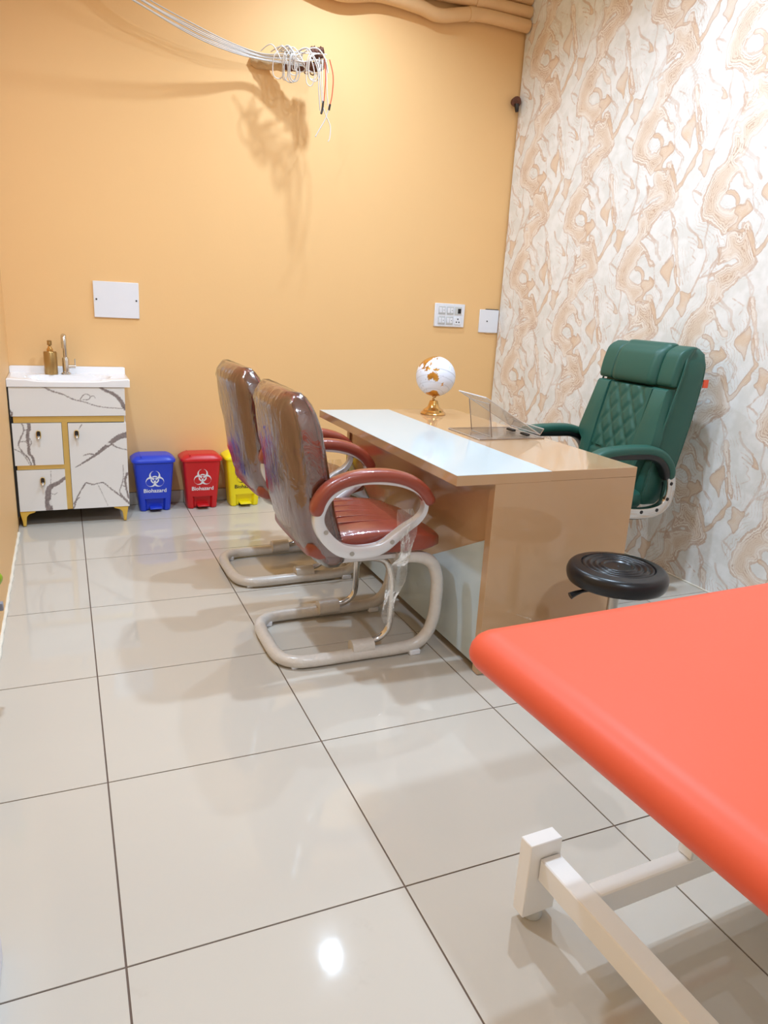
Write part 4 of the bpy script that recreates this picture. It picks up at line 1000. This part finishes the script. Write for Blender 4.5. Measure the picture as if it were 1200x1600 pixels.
# ------------------------------------------------------------------ examination couch
co = empty('examination_couch', (1.5, -.48, 0)); tag(co, 'coral padded examination couch on a white steel frame', 'couch')
CX, CY = 1.5, -.48
x0, x1, y0, y1 = .640, 2.56, -.82, -.070
co.rotation_euler = (0, 0, math.radians(2.2)); _o = rot((CX, CY), math.radians(2.2), (x0, y1)); co.location = (_o[0], _o[1], 0)
def rrect(ins, r, n=10):
    out = []
    for cx, cy, a in ((x1 - r, y1 - r, 0), (x0 + r, y1 - r, 90), (x0 + r, y0 + r, 180), (x1 - r, y0 + r, 270)):
        for k in range(n + 1): t = math.radians(a + 90 * k / n); out.append((cx + (r - ins) * math.cos(t) - CX, cy + (r - ins) * math.sin(t) - CY))
    return out
TZ = .676; rr_ = []
for ins, z in ((.058, -.086), (.032, -.081), (.012, -.070), (.002, -.056), (.0, -.045), (.003, -.031), (.011, -.018), (.024, -.008), (.040, -.002), (.056, .0)):
    rr_.append([(a, b, TZ + z) for a, b in rrect(ins, .058)])
loft('cushion', rr_, M['coral'], co, 70)
rr_ = [[(a, b, z) for a, b in rrect(.055, .075)] for z in (TZ - .100, TZ - .0865)]
loft('deck', rr_, M['whitemetal'], co, 40)
def fb(name, a0, a1, b0, b1, z0, z1, bev=.003): return box(name, a0 - CX, a1 - CX, b0 - CY, b1 - CY, z0, z1, M['whitemetal'], co, bev)
for bx in (.812, 2.24):
    fb('foot_beam', bx, bx + .05, -.772, -.193, .112, .168)
    for yy in (-.155, -.81):
        fb('end_cap', bx - .026, bx + .056, yy - .037, yy, .020, .203, .002)
        lathe('rubber_foot', [(.0001, 0), (.02, 0), (.022, .006), (.018, .0198), (.0001, .0198)], M['plate_grey'], co, 20, (bx + .015 - CX, yy - .018 - CY, 0))
for yy in (-.322, -.69): fb('long_rail', .8625, 2.2395, yy, yy + .037, .112, .1675)
for bx in (1.108, 1.95):
    for yy in (-.324, -.692): fb('upright', bx, bx + .05, yy, yy + .04, .168, .544)
    fb('top_beam', bx, bx + .05, -.74, -.13, .5445, .5755)
fb('lift_column', 1.42, 1.60, -.58, -.42, .168, .5755, .006); fb('centre_tray', 1.3, 1.7, -.6515, -.3225, .12, .1675, .003)

# ------------------------------------------------------------------ things at the left edge
pw = empty('wall_planter', (-.318, 1.06, .3)); tag(pw, 'small grey planter with bright green leaves on the left wall', 'planter')
prism('pot', [(.001, .0), (.052, .0), (.062, .10), (.001, .10)], 'y', -.06, .03, M['greypot'], pw, .002)
box('clip', .052, .066, .03, .05, .02, .045, M['greypot'], pw, .002)
rnd = random.Random(4)
for k in range(14):
    a = rnd.random() * 6.28; L = .035 + .03 * rnd.random(); b = Vector((.032 + .02 * rnd.random(), -.05 + .085 * rnd.random(), .10)); d = Vector((math.cos(a) * .35, math.sin(a) * .5, 1)).normalized()
    if d.x < 0: d.x *= .3
    tube('leaf', [b, b + d * L * .4, b + d * L * .8, b + d * L], lambda s: .003 + .011 * math.sin(min(1, s * 1.05) * math.pi), M['leaf'], pw, 4, 8)
ct = empty('carton', (-.268, -.02, 0)); tag(ct, 'white carton at the bottom left corner by the wall', 'carton')
box('carton_body', -.046, .047, -.22, .13, .001, .10, M['carton'], ct, .002); box('carton_lid', -.048, .049, -.222, .132, .1002, .114, M['carton'], ct, .002)
